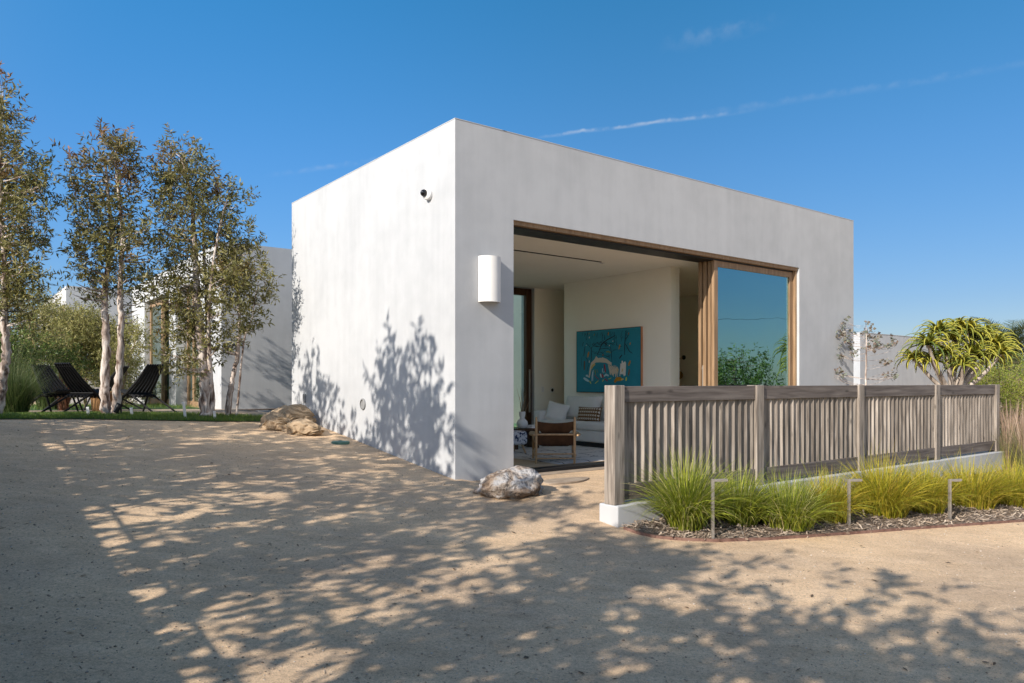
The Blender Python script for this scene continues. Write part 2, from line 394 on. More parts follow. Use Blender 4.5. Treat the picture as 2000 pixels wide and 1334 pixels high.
M['paint_teal'] = noisy('teal_oil_paint', (0.010, 0.19, 0.28), (0.016, 0.24, 0.34), 5, rough=0.5, bump=0.1, bscale=40)
for k, c in dict(ink=(0.008, 0.02, 0.03), cream=(0.62, 0.55, 0.45), chalk=(0.74, 0.71, 0.68), sky=(0.42, 0.62, 0.72), red=(0.36, 0.02, 0.03), ochre=(0.46, 0.22, 0.02),
                 lemon=(0.62, 0.66, 0.06), moss=(0.20, 0.27, 0.08), brown=(0.20, 0.10, 0.03), sand=(0.60, 0.46, 0.16)).items():
    M['paint_' + k] = noisy(k + '_oil_paint', tuple(v * 0.9 for v in c), c, 40, rough=0.55)
M['grille'] = noisy('speaker_mesh', (0.42, 0.39, 0.35), (0.47, 0.44, 0.40), 200, rough=0.9)
M['copper'] = noisy('copper_frame', (0.33, 0.14, 0.06), (0.42, 0.2, 0.1), 6, rough=0.5)


def barkmat(name, c1, c2, c3, scale=9):
    m, n, l, b = mat(name)
    tc = n.new('ShaderNodeTexCoord'); mp = n.new('ShaderNodeMapping'); mp.inputs['Scale'].default_value = (1, 1, 0.28)
    l.new(tc.outputs['Object'], mp.inputs['Vector'])
    t = n.new('ShaderNodeTexNoise'); t.inputs['Scale'].default_value = scale; t.inputs['Detail'].default_value = 8; t.inputs['Distortion'].default_value = 0.8
    l.new(mp.outputs[0], t.inputs['Vector'])
    r = ramp(n, [(0.36, c1), (0.47, c2), (0.60, c3)]); l.new(t.outputs['Fac'], r.inputs['Fac'])
    l.new(r.outputs['Color'], b.inputs['Base Color']); b.inputs['Roughness'].default_value = 0.9; b.inputs['Specular IOR Level'].default_value = 0.15
    bp = n.new('ShaderNodeBump'); bp.inputs['Strength'].default_value = 0.8; bp.inputs['Distance'].default_value = 0.03
    l.new(t.outputs['Fac'], bp.inputs['Height']); l.new(bp.outputs[0], b.inputs['Normal'])
    return m


M['bark'] = barkmat('paperbark', (0.10, 0.065, 0.05), (0.34, 0.27, 0.23), (0.62, 0.55, 0.50), 13)
M['darkbark'] = barkmat('brown_bark', (0.05, 0.035, 0.025), (0.12, 0.085, 0.06), (0.2, 0.15, 0.11))
M['aloebark'] = barkmat('aloe_bark', (0.22, 0.18, 0.15), (0.34, 0.29, 0.25), (0.46, 0.4, 0.35), 6)


def rockmat():
    m, n, l, b = mat('quartz_rock')
    tc = n.new('ShaderNodeTexCoord')
    t = n.new('ShaderNodeTexNoise'); t.inputs['Scale'].default_value = 4.5; t.inputs['Detail'].default_value = 9; t.inputs['Distortion'].default_value = 0.9
    l.new(tc.outputs['Object'], t.inputs['Vector'])
    r = ramp(n, [(0.28, (0.06, 0.05, 0.045)), (0.38, (0.22, 0.155, 0.11)), (0.47, (0.33, 0.28, 0.24)), (0.54, (0.38, 0.365, 0.36)), (0.75, (0.49, 0.485, 0.49))])
    l.new(t.outputs['Fac'], r.inputs['Fac'])
    t2 = n.new('ShaderNodeTexNoise'); t2.inputs['Scale'].default_value = 26; t2.inputs['Detail'].default_value = 8; l.new(tc.outputs['Object'], t2.inputs['Vector'])
    r2 = ramp(n, [(0.34, (0.25, 0.23, 0.25)), (0.46, (1, 1, 1))]); l.new(t2.outputs['Fac'], r2.inputs['Fac'])
    mx = n.new('ShaderNodeMix'); mx.data_type = 'RGBA'; mx.blend_type = 'MULTIPLY'; mx.inputs['Factor'].default_value = 0.8
    l.new(r.outputs['Color'], mx.inputs['A']); l.new(r2.outputs['Color'], mx.inputs['B'])
    l.new(mx.outputs['Result'], b.inputs['Base Color']); b.inputs['Roughness'].default_value = 0.85
    ad = n.new('ShaderNodeMath'); l.new(t.outputs['Fac'], ad.inputs[0]); l.new(t2.outputs['Fac'], ad.inputs[1])
    bp = n.new('ShaderNodeBump'); bp.inputs['Strength'].default_value = 0.9; bp.inputs['Distance'].default_value = 0.05
    l.new(ad.outputs[0], bp.inputs['Height']); l.new(bp.outputs[0], b.inputs['Normal'])
    return m


M['rock'] = rockmat()


def mudcloth():
    m, n, l, b = mat('mudcloth')
    tc = n.new('ShaderNodeTexCoord'); sp = n.new('ShaderNodeSeparateXYZ'); l.new(tc.outputs['Object'], sp.inputs[0])
    def ma(op, a, c=0.0, d=0.0):
        k = n.new('ShaderNodeMath'); k.operation = op
        for i, v in enumerate((a, c, d)):
            if hasattr(v, 'links'): l.new(v, k.inputs[i])
            else: k.inputs[i].default_value = v
        return k.outputs[0]
    fx = ma('FRACT', ma('MULTIPLY', sp.outputs['X'], 20.0)); fz = ma('FRACT', ma('MULTIPLY', sp.outputs['Z'], 15.0))
    tri = ma('LESS_THAN', ma('ABSOLUTE', ma('SUBTRACT', fz, 0.5)), ma('MULTIPLY', ma('SUBTRACT', fx, 0.25), 0.5))
    r = ramp(n, [(0.4, (0.15, 0.078, 0.03)), (0.6, (0.62, 0.56, 0.48))]); l.new(tri, r.inputs['Fac'])
    l.new(r.outputs['Color'], b.inputs['Base Color']); b.inputs['Roughness'].default_value = 0.95
    return m


M['mudcloth'] = mudcloth()
M['toile'] = noisy('blue_toile', (0.02, 0.03, 0.09), (0.62, 0.60, 0.60), 22, detail=3, rough=0.9, lo=0.42, hi=0.47)


def rugmat():
    m, n, l, b = mat('wool_rug')
    tc = n.new('ShaderNodeTexCoord')
    t0 = n.new('ShaderNodeTexNoise'); t0.inputs['Scale'].default_value = 5; l.new(tc.outputs['Object'], t0.inputs['Vector'])
    ad = n.new('ShaderNodeVectorMath'); ad.operation = 'MULTIPLY_ADD'; l.new(t0.outputs['Color'], ad.inputs[0]); ad.inputs[1].default_value = (0.16, 0.16, 0); l.new(tc.outputs['Object'], ad.inputs[2])
    v = n.new('ShaderNodeTexVoronoi'); v.feature = 'DISTANCE_TO_EDGE'; v.inputs['Scale'].default_value = 1.5; v.inputs['Randomness'].default_value = 0.45
    l.new(ad.outputs[0], v.inputs['Vector'])
    r = ramp(n, [(0.012, (0.09, 0.08, 0.08)), (0.026, (0.66, 0.62, 0.57))]); l.new(v.outputs['Distance'], r.inputs['Fac'])
    l.new(r.outputs['Color'], b.inputs['Base Color']); b.inputs['Roughness'].default_value = 1.0
    t = n.new('ShaderNodeTexNoise'); t.inputs['Scale'].default_value = 70; l.new(tc.outputs['Object'], t.inputs['Vector'])
    bp = n.new('ShaderNodeBump'); bp.inputs['Strength'].default_value = 0.8; bp.inputs['Distance'].default_value = 0.02
    l.new(t.outputs['Fac'], bp.inputs['Height']); l.new(bp.outputs[0], b.inputs['Normal'])
    return m


M['rug'] = rugmat()


# ------------------------------------------------------------------ mesh helpers
def tag(o, label=None, cat=None, group=None, kind=None):
    if label: o['label'] = label
    if cat: o['category'] = cat
    if group: o['group'] = group
    if kind: o['kind'] = kind
    return o


def thing(name, label, cat, loc=(0, 0, 0), rz=0.0, group=None):
    o = bpy.data.objects.new(name, None); COL.objects.link(o)
    o.empty_display_size = 0.2
    o.location = loc; o.rotation_euler = (0, 0, rz)
    return tag(o, label, cat, group)


class MB:
    def __init__(s):
        s.v, s.f, s.sm = [], [], []

    def add(s, vs, fs, smooth=False):
        b = len(s.v); s.v += [tuple(p) for p in vs]
        s.f += [tuple(i + b for i in f) for f in fs]; s.sm += [smooth] * len(fs)
        return s

    def box(s, x0, x1, y0, y1, z0, z1, bev=0.0, M4=None):
        if bev:
            bm = bmesh.new(); bmesh.ops.create_cube(bm, size=1)
            for v in bm.verts:
                v.co = ((x0 + x1) / 2 + v.co.x * (x1 - x0), (y0 + y1) / 2 + v.co.y * (y1 - y0), (z0 + z1) / 2 + v.co.z * (z1 - z0))
            bmesh.ops.bevel(bm, geom=list(bm.edges), offset=bev, segments=2, affect='EDGES', profile=0.5)
            bm.verts.index_update()
            vs = [v.co.copy() for v in bm.verts]; fs = [[v.index for v in f.verts] for f in bm.faces]; bm.free()
        else:
            vs = [Vector(p) for p in ((x0, y0, z0), (x1, y0, z0), (x1, y1, z0), (x0, y1, z0), (x0, y0, z1), (x1, y0, z1), (x1, y1, z1), (x0, y1, z1))]
            fs = [(0, 3, 2, 1), (4, 5, 6, 7), (0, 1, 5, 4), (1, 2, 6, 5), (2, 3, 7, 6), (3, 0, 4, 7)]
        if M4 is not None: vs = [M4 @ v for v in vs]
        return s.add(vs, fs)

    def prism(s, poly, y0, y1):
        """polygon in x,z pushed along y"""
        k = len(poly)
        vs = [(x, y0, z) for x, z in poly] + [(x, y1, z) for x, z in poly]
        fs = [tuple(range(k)), tuple(range(2 * k - 1, k - 1, -1))] + [(i, i + k, (i + 1) % k + k, (i + 1) % k) for i in range(k)]
        return s.add(vs, fs)

    def tube(s, pts, rad, seg=8, cap=True, rough=0.0, rng=None):
        pts = [Vector(p) for p in pts]
        if not hasattr(rad, '__len__'): rad = [rad] * len(pts)
        vs, fs = [], []; up = None
        for i, p in enumerate(pts):
            d = (pts[min(i + 1, len(pts) - 1)] - pts[max(i - 1, 0)]).normalized()
            if up is None:
                up = d.cross(Vector((0.31, 0.95, 0.1))); up = up if up.length > 1e-3 else d.cross(Vector((1, 0, 0)))
            up = (up - d * up.dot(d)).normalized(); w = d.cross(up)
            for k in range(seg):
                a = 2 * math.pi * k / seg
                r = rad[i] * (1 + (rough * rng.uniform(-1, 1) if rough else 0))
                vs.append(p + (up * math.cos(a) + w * math.sin(a)) * r)
        for i in range(len(pts) - 1):
            for k in range(seg):
                a, b = i * seg + k, i * seg + (k + 1) % seg
                fs.append((a, b, b + seg, a + seg))
        if cap:
            fs.append(tuple(range(seg - 1, -1, -1))); fs.append(tuple((len(pts) - 1) * seg + k for k in range(seg)))
        return s.add(vs, fs, True)

    def lathe(s, prof, c=(0, 0, 0), seg=24):
        vs, fs = [], []; n = len(prof)
        for r, z in prof:
            for k in range(seg):
                a = 2 * math.pi * k / seg; vs.append((c[0] + r * math.cos(a), c[1] + r * math.sin(a), c[2] + z))
        for i in range(n - 1):
            for k in range(seg):
                a, b = i * seg + k, i * seg + (k + 1) % seg
                fs.append((a, b, b + seg, a + seg))
        fs.append(tuple(range(seg - 1, -1, -1))); fs.append(tuple((n - 1) * seg + k for k in range(seg)))
        return s.add(vs, fs, True)

    def build(s, name, m, parent=None, autosmooth=40):
        me = bpy.data.meshes.new(name)
        me.from_pydata(s.v, [], s.f); me.materials.append(m)
        me.polygons.foreach_set('use_smooth', s.sm)
        me.update()
        if any(s.sm) and autosmooth: me.set_sharp_from_angle(angle=R(autosmooth))
        o = bpy.data.objects.new(name, me); COL.objects.link(o)
        if parent: o.parent = parent
        return o


def npmesh(name, verts, faces, m, parent=None, smooth=False):
    """verts (n,3), faces (k,4) or (k,3) arrays"""
    me = bpy.data.meshes.new(name)
    k = faces.shape[1]
    me.vertices.add(len(verts)); me.vertices.foreach_set('co', np.asarray(verts, np.float32).ravel())
    me.loops.add(faces.size); me.loops.foreach_set('vertex_index', faces.astype(np.int32).ravel())
    me.polygons.add(len(faces)); me.polygons.foreach_set('loop_start', np.arange(0, faces.size, k, dtype=np.int32))
    if smooth: me.polygons.foreach_set('use_smooth', np.ones(len(faces), bool))
    me.update(calc_edges=True); me.validate()
    me.materials.append(m)
    o = bpy.data.objects.new(name, me); COL.objects.link(o)
    if parent: o.parent = parent
    return o


def nrm(a):
    return a / np.maximum(1e-9, np.linalg.norm(a, axis=-1, keepdims=True))


def sprays(blobs, dens, L, W, seed, nl=11, twig=0.28, up=0.5, spread=0.95, droop=0.0, jit=0.35, clump=True):
    """leaf sprays filling ellipsoid clumps: returns leaf verts/faces and twig verts/faces"""
    g = np.random.default_rng(seed); P, D = [], []
    for (c, r) in blobs:
        c = np.array(c, float); r = np.array(r, float) * np.ones(3)
        n = max(2, int(dens * r[0] * r[2] * g.uniform(0.8, 1.2)))
        q = nrm(g.normal(size=(n, 3))) * (g.uniform(0.08, 1.0, (n, 1)) ** 0.5)
        if clump:
            kc = max(3, int(5 + 4 * g.random())); cc = nrm(g.normal(size=(kc, 3))) * g.uniform(0.45, 1.05, (kc, 1)); pk = g.integers(0, kc, n)
            q = np.where(g.random((n, 1)) < 0.82, cc[pk] + g.normal(size=(n, 3)) * 0.24, q)
        P.append(c + q * r); D.append(nrm(q * 0.8 + np.array([0, 0, up]) + g.normal(size=(n, 3)) * 0.45))
    P, D = np.concatenate(P), np.concatenate(D); n = len(P)
    tl = twig * g.uniform(0.6, 1.25, (n, 1))
    u = np.linspace(0.1, 1.0, nl)
    pos = P[:, None, :] + D[:, None, :] * (tl[:, None, :] * u[None, :, None])
    pos[..., 2] -= droop * (u[None, :] * tl) ** 2 * 4
    m = n * nl
    pos = pos.reshape(m, 3); dd = np.repeat(D, nl, axis=0)
    side = nrm(np.cross(dd, nrm(g.normal(size=(m, 3)))))
    ld = nrm(dd * (1 - 0.55 * spread) + side * spread + g.normal(size=(m, 3)) * jit - np.array([0, 0, droop]))
    nn = nrm(np.cross(ld, nrm(g.normal(size=(m, 3)))))
    ln = L * g.uniform(0.65, 1.25, (m, 1)); wd = W * g.uniform(0.7, 1.25, (m, 1))
    bend = np.cross(ld, nn) * ln * 0.12
    a = pos; b = pos + ld * ln * 0.45 + nn * wd * 0.5 + bend; c = pos + ld * ln; d = pos + ld * ln * 0.45 - nn * wd * 0.5 + bend
    V = np.stack([a, b, c, d], 1).reshape(-1, 3); Fc = np.arange(4 * m).reshape(m, 4)
    tw = 0.0022 * np.ones((n, 1)); sd = nrm(np.cross(D, nrm(g.normal(size=(n, 3)))))
    e = P + D * tl; e[:, 2] -= droop * tl[:, 0] ** 2 * 4
    TV = np.stack([P - sd * tw, P + sd * tw, e + sd * tw * 0.5, e - sd * tw * 0.5], 1).reshape(-1, 3); TF = np.arange(4 * n).reshape(n, 4)
    return V, Fc, TV, TF


def blades(n, L, W, seed, r0=0.1, lean=(0.15, 1.0), segs=4, curl=1.0, base=(0, 0, 0), lvar=0.35, az=None):
    """arching grass blades as tapered ribbons"""
    g = np.random.default_rng(seed)
    a = g.uniform(0, 2 * math.pi, n) if az is None else g.normal(az[0], az[1], n)
    rr = r0 * np.sqrt(g.uniform(0, 1, n)); a0 = a + g.normal(0, 0.7, n)
    root = np.stack([np.cos(a0) * rr, np.sin(a0) * rr, np.zeros(n)], 1) + np.array(base)
    ln = L * g.uniform(1 - lvar, 1 + lvar * 0.6, n); le = g.uniform(lean[0], lean[1], n)
    h = np.stack([np.cos(a), np.sin(a), np.zeros(n)], 1); sd = np.stack([-np.sin(a), np.cos(a), np.zeros(n)], 1)
    sd = nrm(sd + g.normal(size=(n, 3)) * 0.35)
    rows = []; p = root.copy()
    for i in range(segs + 1):
        u = i / segs
        w = W * (1 - u ** 1.6 * 0.92) * 0.5
        rows.append(np.stack([p - sd * w, p + sd * w], 1))
        ang = np.minimum(le * (0.35 + curl * u * 1.3), 2.4)
        step = (ln / segs)[:, None]
        p = p + (h * np.sin(ang)[:, None] + np.array([0, 0, 1.0]) * np.cos(ang)[:, None]) * step
    V = np.stack(rows, 1).reshape(n, -1, 3)
    k = 2 * (segs + 1)
    fs = np.array([[2 * i, 2 * i + 1, 2 * i + 3, 2 * i + 2] for i in range(segs)])
    Fc = (fs[None] + (np.arange(n) * k)[:, None, None]).reshape(-1, 4)
    return V.reshape(-1, 3), Fc


def join(parts):
    V, Fc, b = [], [], 0
    for v, f in parts:
        V.append(v); Fc.append(f + b); b += len(v)
    return np.concatenate(V), np.concatenate(Fc)


def pillow(w, d, h, n=14, p=3.5):
    """soft cushion centred on 0, thickness along y"""
    vs, fs = [], []
    for side in (1, -1):
        b = len(vs)
        for i in range(n + 1):
            for j in range(n + 1):
                x, z = i / n * 2 - 1, j / n * 2 - 1
                e = max(0.0, (1 - abs(x) ** p) * (1 - abs(z) ** p)) ** 0.5
                pin = 1 - 0.06 * (x * x + z * z - x * x * z * z * 2)
                vs.append((x * w / 2 * pin, side * d / 2 * e, z * h / 2 * pin))
        for i in range(n):
            for j in range(n):
                a = b + i * (n + 1) + j
                q = (a, a + n + 1, a + n + 2, a + 1)
                fs.append(q if side < 0 else q[::-1])
    return vs, fs


def copy_tree(o, parent=None):
    c = o.copy(); COL.objects.link(c); c.parent = parent
    for ch in list(o.children): copy_tree(ch, c)
    return c


rng = random.Random(4)

# ================================================================== GROUND
def build_ground():
    def axis(marks, lo, hi, fine, far):
        a = list(np.arange(lo, hi + 1e-6, fine)); a += marks
        x, step = hi, fine
        while x < far: step *= 1.3; x += step; a.append(x)
        x, step = lo, fine
        while x > -far: step *= 1.3; x -= step; a.append(x)
        a = sorted(a); out = [a[0]]
        for v in a[1:]:
            if v - out[-1] > 0.02: out.append(v)
        return out
    A = axis([0.04, 0.09], -9, 14, 0.25, 900); B = axis([-0.004, 0.03], -9, 14, 0.25, 900)
    vs = []
    for s in A:
        for t in B:
            p = st(s, t); vs.append((p.x, p.y, ground(p.x, p.y)))
    nB = len(B); fs = [(i * nB + j, (i + 1) * nB + j, (i + 1) * nB + j + 1, i * nB + j + 1) for i in range(len(A) - 1) for j in range(nB - 1)]
    mb = MB(); mb.add(vs, fs, True)
    o = mb.build('ground', M['ground'], autosmooth=0)
    tag(o, 'tan decomposed granite yard dappled with tree shade', 'ground', kind='structure')


build_ground()


def sheet(name, poly, m, lift, label, cat, step=0.25, kind='structure', bulge=0.0):
    """a sheet draped on the ground inside a world polygon"""
    bm = bmesh.new()
    f = bm.faces.new([bm.verts.new((p[0], p[1], 0)) for p in poly])
    xs = [p[0] for p in poly]; ys = [p[1] for p in poly]
    for ax, lo, hi in ((0, min(xs), max(xs)), (1, min(ys), max(ys))):
        k = lo + step
        while k < hi:
            co = (k, 0, 0) if ax == 0 else (0, k, 0); no = (1, 0, 0) if ax == 0 else (0, 1, 0)
            bmesh.ops.bisect_plane(bm, geom=list(bm.verts) + list(bm.edges) + list(bm.faces), plane_co=co, plane_no=no)
            k += step
    bmesh.ops.triangulate(bm, faces=bm.faces)
    for v in bm.verts:
        b = 0 if v.is_boundary else bulge * (0.6 + 0.8 * mnoise.noise((v.co.x * 2, v.co.y * 2, 0)))
        v.co.z = ground(v.co.x, v.co.y) + lift + b
    me = bpy.data.meshes.new(name); bm.to_mesh(me); bm.free(); me.materials.append(m)
    me.polygons.foreach_set('use_smooth', [True] * len(me.polygons))
    o = bpy.data.objects.new(name, me); COL.objects.link(o)
    if me.polygons and me.polygons[0].normal.z < 0: me.flip_normals()
    return tag(o, label, cat, kind=kind)


def inside(p, poly):
    c = False; j = len(poly) - 1
    for i in range(len(poly)):
        a, b = poly[i], poly[j]
        if (a[1] > p[1]) != (b[1] > p[1]) and p[0] < (b[0] - a[0]) * (p[1] - a[1]) / (b[1] - a[1]) + a[0]: c = not c
        j = i
    return c


# lawn strip, patio, second lawn
LAWN = [at(px, D) for px, D in ((-160, 10.55), (0, 11.05), (150, 11.5), (300, 11.85), (430, 12.2), (515, 12.55), (520, 13.15), (430, 13.2), (150, 13.1), (-160, 12.6))]
PATIO = [at(px, D) for px, D in ((-200, 12.62), (150, 13.12), (430, 13.22), (520, 13.17), (520, 15.6), (400, 16.2), (-200, 15.2))]
LAWN2 = [at(px, D) for px, D in ((-200, 15.22), (400, 16.22), (330, 22), (-100, 24), (-260, 22))]
sheet('lawn', LAWN, M['lawn'], 0.012, 'clipped green lawn strip along the gravel', 'lawn')
sheet('patio', PATIO, M['paver'], 0.010, 'tan stone patio under the black chairs', 'patio')
sheet('back_lawn', LAWN2, M['lawn'], 0.012, 'green lawn beyond the patio', 'lawn')


def lawn_blades(poly, n, L, seed, name, label):
    r = random.Random(seed); pts = []
    xs = [p[0] for p in poly]; ys = [p[1] for p in poly]
    while len(pts) < n:
        p = (r.uniform(min(xs), max(xs)), r.uniform(min(ys), max(ys)))
        if inside(p, poly): pts.append((p[0], p[1], ground(*p) + 0.008))
    V, Fc = blades(n, L, 0.006, seed, r0=0.0, lean=(0.1, 0.9), segs=2)
    V = V.reshape(n, -1, 3) + np.array(pts)[:, None, :]
    o = npmesh(name, V.reshape(-1, 3), Fc, M['lawnblade'])
    tag(o, label, 'grass', kind='stuff')


lawn_blades(LAWN, 26000, 0.06, 11, 'lawn_grass', 'short green grass blades of the lawn strip before the patio')
lawn_blades(LAWN2, 9000, 0.09, 12, 'back_lawn_grass', 'short green grass blades behind the patio')

# planting bed with bark mulch
EDGE = [gp(*q) for q in ((1219, 1034), (1245, 1044), (1280, 1051), (1330, 1056), (1400, 1059), (1500, 1055), (1600, 1048), (1700, 1041), (1800, 1033), (1900, 1026), (2000, 1019), (2120, 1011), (2300, 1000))]
BACK = [st(s, -2.43) for s in (15.0, 12.0, 9.0, 6.0, 3.0, 0.6)]
BED = [Vector((p.x, p.y, 0)) for p in EDGE + BACK]
sheet('mulch_bed', BED, M['mulchbase'], 0.015, 'dark bark mulch bed along the low white kerb wall', 'mulch', step=0.2, bulge=0.03)
eb = MB()
for i in range(len(EDGE) - 1):
    a, b = EDGE[i], EDGE[i + 1]
    for k in range(4):
        p, q = a.lerp(b, k / 4), a.lerp(b, (k + 1) / 4)
        d = (q - p).normalized(); w = Vector((-d.y, d.x, 0)) * 0.011
        za, zb = ground(p.x, p.y), ground(q.x, q.y)
        eb.add([(*(p + w).xy, za - .05), (*(q + w).xy, zb - .05), (*(q - w).xy, zb - .05), (*(p - w).xy, za - .05), (*(p + w).xy, za + .028), (*(q + w).xy, zb + .028), (*(q - w).xy, zb + .028), (*(p - w).xy, za + .028)],
               [(4, 5, 6, 7), (0, 1, 5, 4), (2, 3, 7, 6), (1, 2, 6, 5), (3, 0, 4, 7)])
tag(eb.build('bed_edging', M['edging']), 'thin rust coloured edging strip curving round the mulch bed', 'edging')


def chips():
    r = random.Random(8); g = np.random.default_rng(8); pts = []
    xs = [p[0] for p in BED]; ys = [p[1] for p in BED]
    while len(pts) < 16000:
        p = (r.uniform(min(xs), 9.5), r.uniform(min(ys), 12.0))
        if inside(p, BED): pts.append((p[0], p[1], ground(*p) + r.uniform(0.02, 0.055)))
    n = len(pts); P = np.array(pts)
    d = nrm(np.stack([g.normal(size=n), g.normal(size=n), g.normal(size=n) * 0.3], 1)); s = nrm(np.cross(d, np.array([0, 0, 1.0]) + g.normal(size=(n, 3)) * 0.5))
    l = g.uniform(0.015, 0.055, (n, 1)); w = g.uniform(0.003, 0.010, (n, 1))
    V = np.stack([P - d * l - s * w, P + d * l - s * w * 0.6, P + d * l + s * w * 0.6, P - d * l + s * w], 1).reshape(-1, 3)
    o = npmesh('mulch_chips', V, np.arange(4 * n).reshape(n, 4), M['chip']); tag(o, 'shredded bark chips strewn over the mulch bed', 'mulch', kind='stuff')


chips()


def pebbles():
    g = np.random.default_rng(21); r = random.Random(21)
    ico = bmesh.new(); bmesh.ops.create_icosphere(ico, subdivisions=1, radius=1)
    bv = np.array([v.co[:] for v in ico.verts]); bf = np.array([[v.index for v in f.verts] for f in ico.faces]); ico.free()
    V, Fc = [], []; n = 0
    while n < 9000:
        D = 3.2 * (12.5 / 3.2) ** r.random(); px = r.uniform(-50, 2050); x = (px - CX) / F * D
        p = Vector((x, D, 0)); s, t = to_st(x, D)
        if (s > -0.05 and t > -0.05) or inside(p, BED) or inside(p, LAWN) or (s > 0.3 and t > -2.5): continue
        sz = r.choice((0.0025, 0.003, 0.004, 0.005, 0.007)) * r.uniform(0.7, 1.4)
        V.append(bv * np.array([sz, sz * r.uniform(0.6, 1), sz * 0.6]) * g.uniform(0.8, 1.2, (len(bv), 1)) + np.array([x, D, ground(x, D) + sz * 0.3]))
        Fc.append(bf + n * len(bv)); n += 1
    o = npmesh('gravel_pebbles', np.concatenate(V), np.concatenate(Fc), M['pebble']); tag(o, 'loose pale grit scattered over the tan yard', 'gravel', kind='stuff')


M['pebble'] = leafmat('pebble_stone', [(0.20, 0.15, 0.11), (0.42, 0.34, 0.26), (0.30, 0.23, 0.17), (0.58, 0.52, 0.46)], trans=0.0, rough=0.9)
pebbles()

# ================================================================== MAIN HOUSE
H, SL, TB = 4.48, 9.58, 5.478
OS0, OS1, OH = 0.912, 7.62, 3.348
house = thing('white_house', 'white stucco cube house with one wide open corner room facing the fence', 'house', C0, ROT)
w = MB()
w.prism([(0, -0.06), (OS0, -0.06), (OS0, OH), (OS1, OH), (OS1, -0.3), (SL, -0.3), (SL, H), (0, H)], 0.0, 0.45)
zb = lambda t: 0.116 * t - 0.006
w.add([(0, .45, zb(.45)), (.35, .45, -.3), (.35, TB, -.3), (0, TB, zb(TB)), (0, .45, H), (.35, .45, H), (.35, TB, H), (0, TB, H)],
      [(0, 3, 2, 1), (4, 5, 6, 7), (1, 2, 6, 5), (2, 3, 7, 6), (3, 0, 4, 7)])
w.box(SL - .35, SL, .45, TB, -.4, H)
w.prism([(.35, -.3), (.6, -.3), (.6, 3.29), (5.33, 3.29), (5.33, -.3), (SL - .35, -.3), (SL - .35, H), (.35, H)], 5.02, TB)  # back opening widened out of view to let more daylight into the room
wall = w.build('exterior_wall', M['stucco'], house)
MB().box(.02, .33, .3, TB - .02, -.5, .75).build('foundation', M['foundation'], house)
f = MB()
for a in ((-.004, SL + .004, -.004, .10), (-.004, .10, .10, TB + .004), (SL - .10, SL + .004, .10, TB + .004), (.10, SL - .10, TB - .10, TB + .004)):
    f.box(a[0], a[1], a[2], a[3], H + .001, H + .010)
f.build('roof_flashing', M['flash'], house)
MB().box(.35, SL - .35, .45, 5.02, 4.05, 4.2).build('roof', M['roof'], house)
MB().box(.35, SL - .35, .45, 5.02, 3.30, 3.42).build('ceiling', M['ceiling'], house)
MB().box(.35, SL - .35, .36, 5.02, -.12, 0.0).build('floor', M['oakfloor'], house)
MB().box(5.36, 5.60, 1.15, 4.05, 0.001, 3.299).build('interior_wall', M['plaster'], house)
for q in ((5.33, SL - .36, 5.00, 5.018), (SL - .37, SL - .352, .46, 4.99), (.352, .37, .46, 5.0)):
    MB().box(*q, 0.001, 3.299).build('wall_lining', M['plaster'], house)
MB().box(OS0, OS1, .035, .10, 3.293, OH + .004).build('head_trim', M['oak'], house)
MB().box(OS0, OS1, .102, .452, 3.268, OH + .004).build('door_track', M['black'], house)
MB().box(OS0, OS1, .10, .36, -.13, .014).build('threshold', M['black'], house)
MB().box(OS0 + .002, OS1 - .002, -.12, .10, -.2, -.028).build('sill', M['slab'], house)
MB().box(OS1 - .045, OS1 + .004, .05, .44, .02, 3.29).build('door_jamb', M['oak'], house)
MB().box(1.0, 4.0, 1.52, 1.545, 3.288, 3.302).build('ceiling_slot', M['black'], house)


def door_panel(name, s0, s1, t0, t1, z0, z1, stile, mwood, mglass, parent, handle=None, toprail=None):
    f = MB(); tr = toprail or stile
    f.box(s0, s0 + stile, t0, t1, z0, z1, 0.004); f.box(s1 - stile, s1, t0, t1, z0, z1, 0.004)
    f.box(s0 + stile, s1 - stile, t0 + .003, t1 - .003, z1 - tr, z1 - .001, 0.003); f.box(s0 + stile, s1 - stile, t0 + .003, t1 - .003, z0 + .001, z0 + stile * 1.4, 0.003)
    fo = f.build(name, mwood, parent)
    tm = (t0 + t1) / 2
    MB().box(s0 + stile - .01, s1 - stile + .01, tm - .006, tm + .006, z0 + stile, z1 - tr + .01).build('glass_pane', mglass, fo)
    if handle:
        hs, hz0, hz1 = handle
        h = MB(); h.box(hs - .02, hs + .02, t0 - .035, t0 - .012, hz0, hz1, .006); h.box(hs - .012, hs + .012, t0 - .014, t0 + .001, hz0 + .03, hz0 + .06); h.box(hs - .012, hs + .012, t0 - .014, t0 + .001, hz1 - .06, hz1 - .03)
        h.build('handle', M['steel'], fo)
    return fo


door_panel('sliding_door', 5.24, 7.57, .105, .165, .016, 3.266, .10, M['oak'], M['glass_front'], house)
for k in range(3):
    door_panel('sliding_door', 5.25 - .02 * k, 7.45, .19 + .085 * k, .245 + .085 * k, .016, 3.266, .09, M['oak'], M['glass_back'], house, handle=(5.29 - .02 * k, .75, 1.5) if k == 2 else None)
door_panel('back_door', 4.30, 5.325, 5.10, 5.20, .01, 3.285, .15, M['darkwood'], M['glass_back'], house, handle=(5.25, .55, 1.50))
door_panel('back_door', .62, 2.45, 5.10, 5.20, .01, 3.285, .15, M['darkwood'], M['glass_back'], house)  # unseen panel added in the widened opening to brighten the room
door_panel('back_door', 2.43, 4.32, 5.22, 5.32, .01, 3.285, .15, M['darkwood'], M['glass_back'], house)  # unseen panel too, stretched with the opening for more interior light


def on_house(name, label, cat, s, t, z, group=None, rz=0.0):
    return thing(name, label, cat, st(s, t, z), ROT + rz, group)


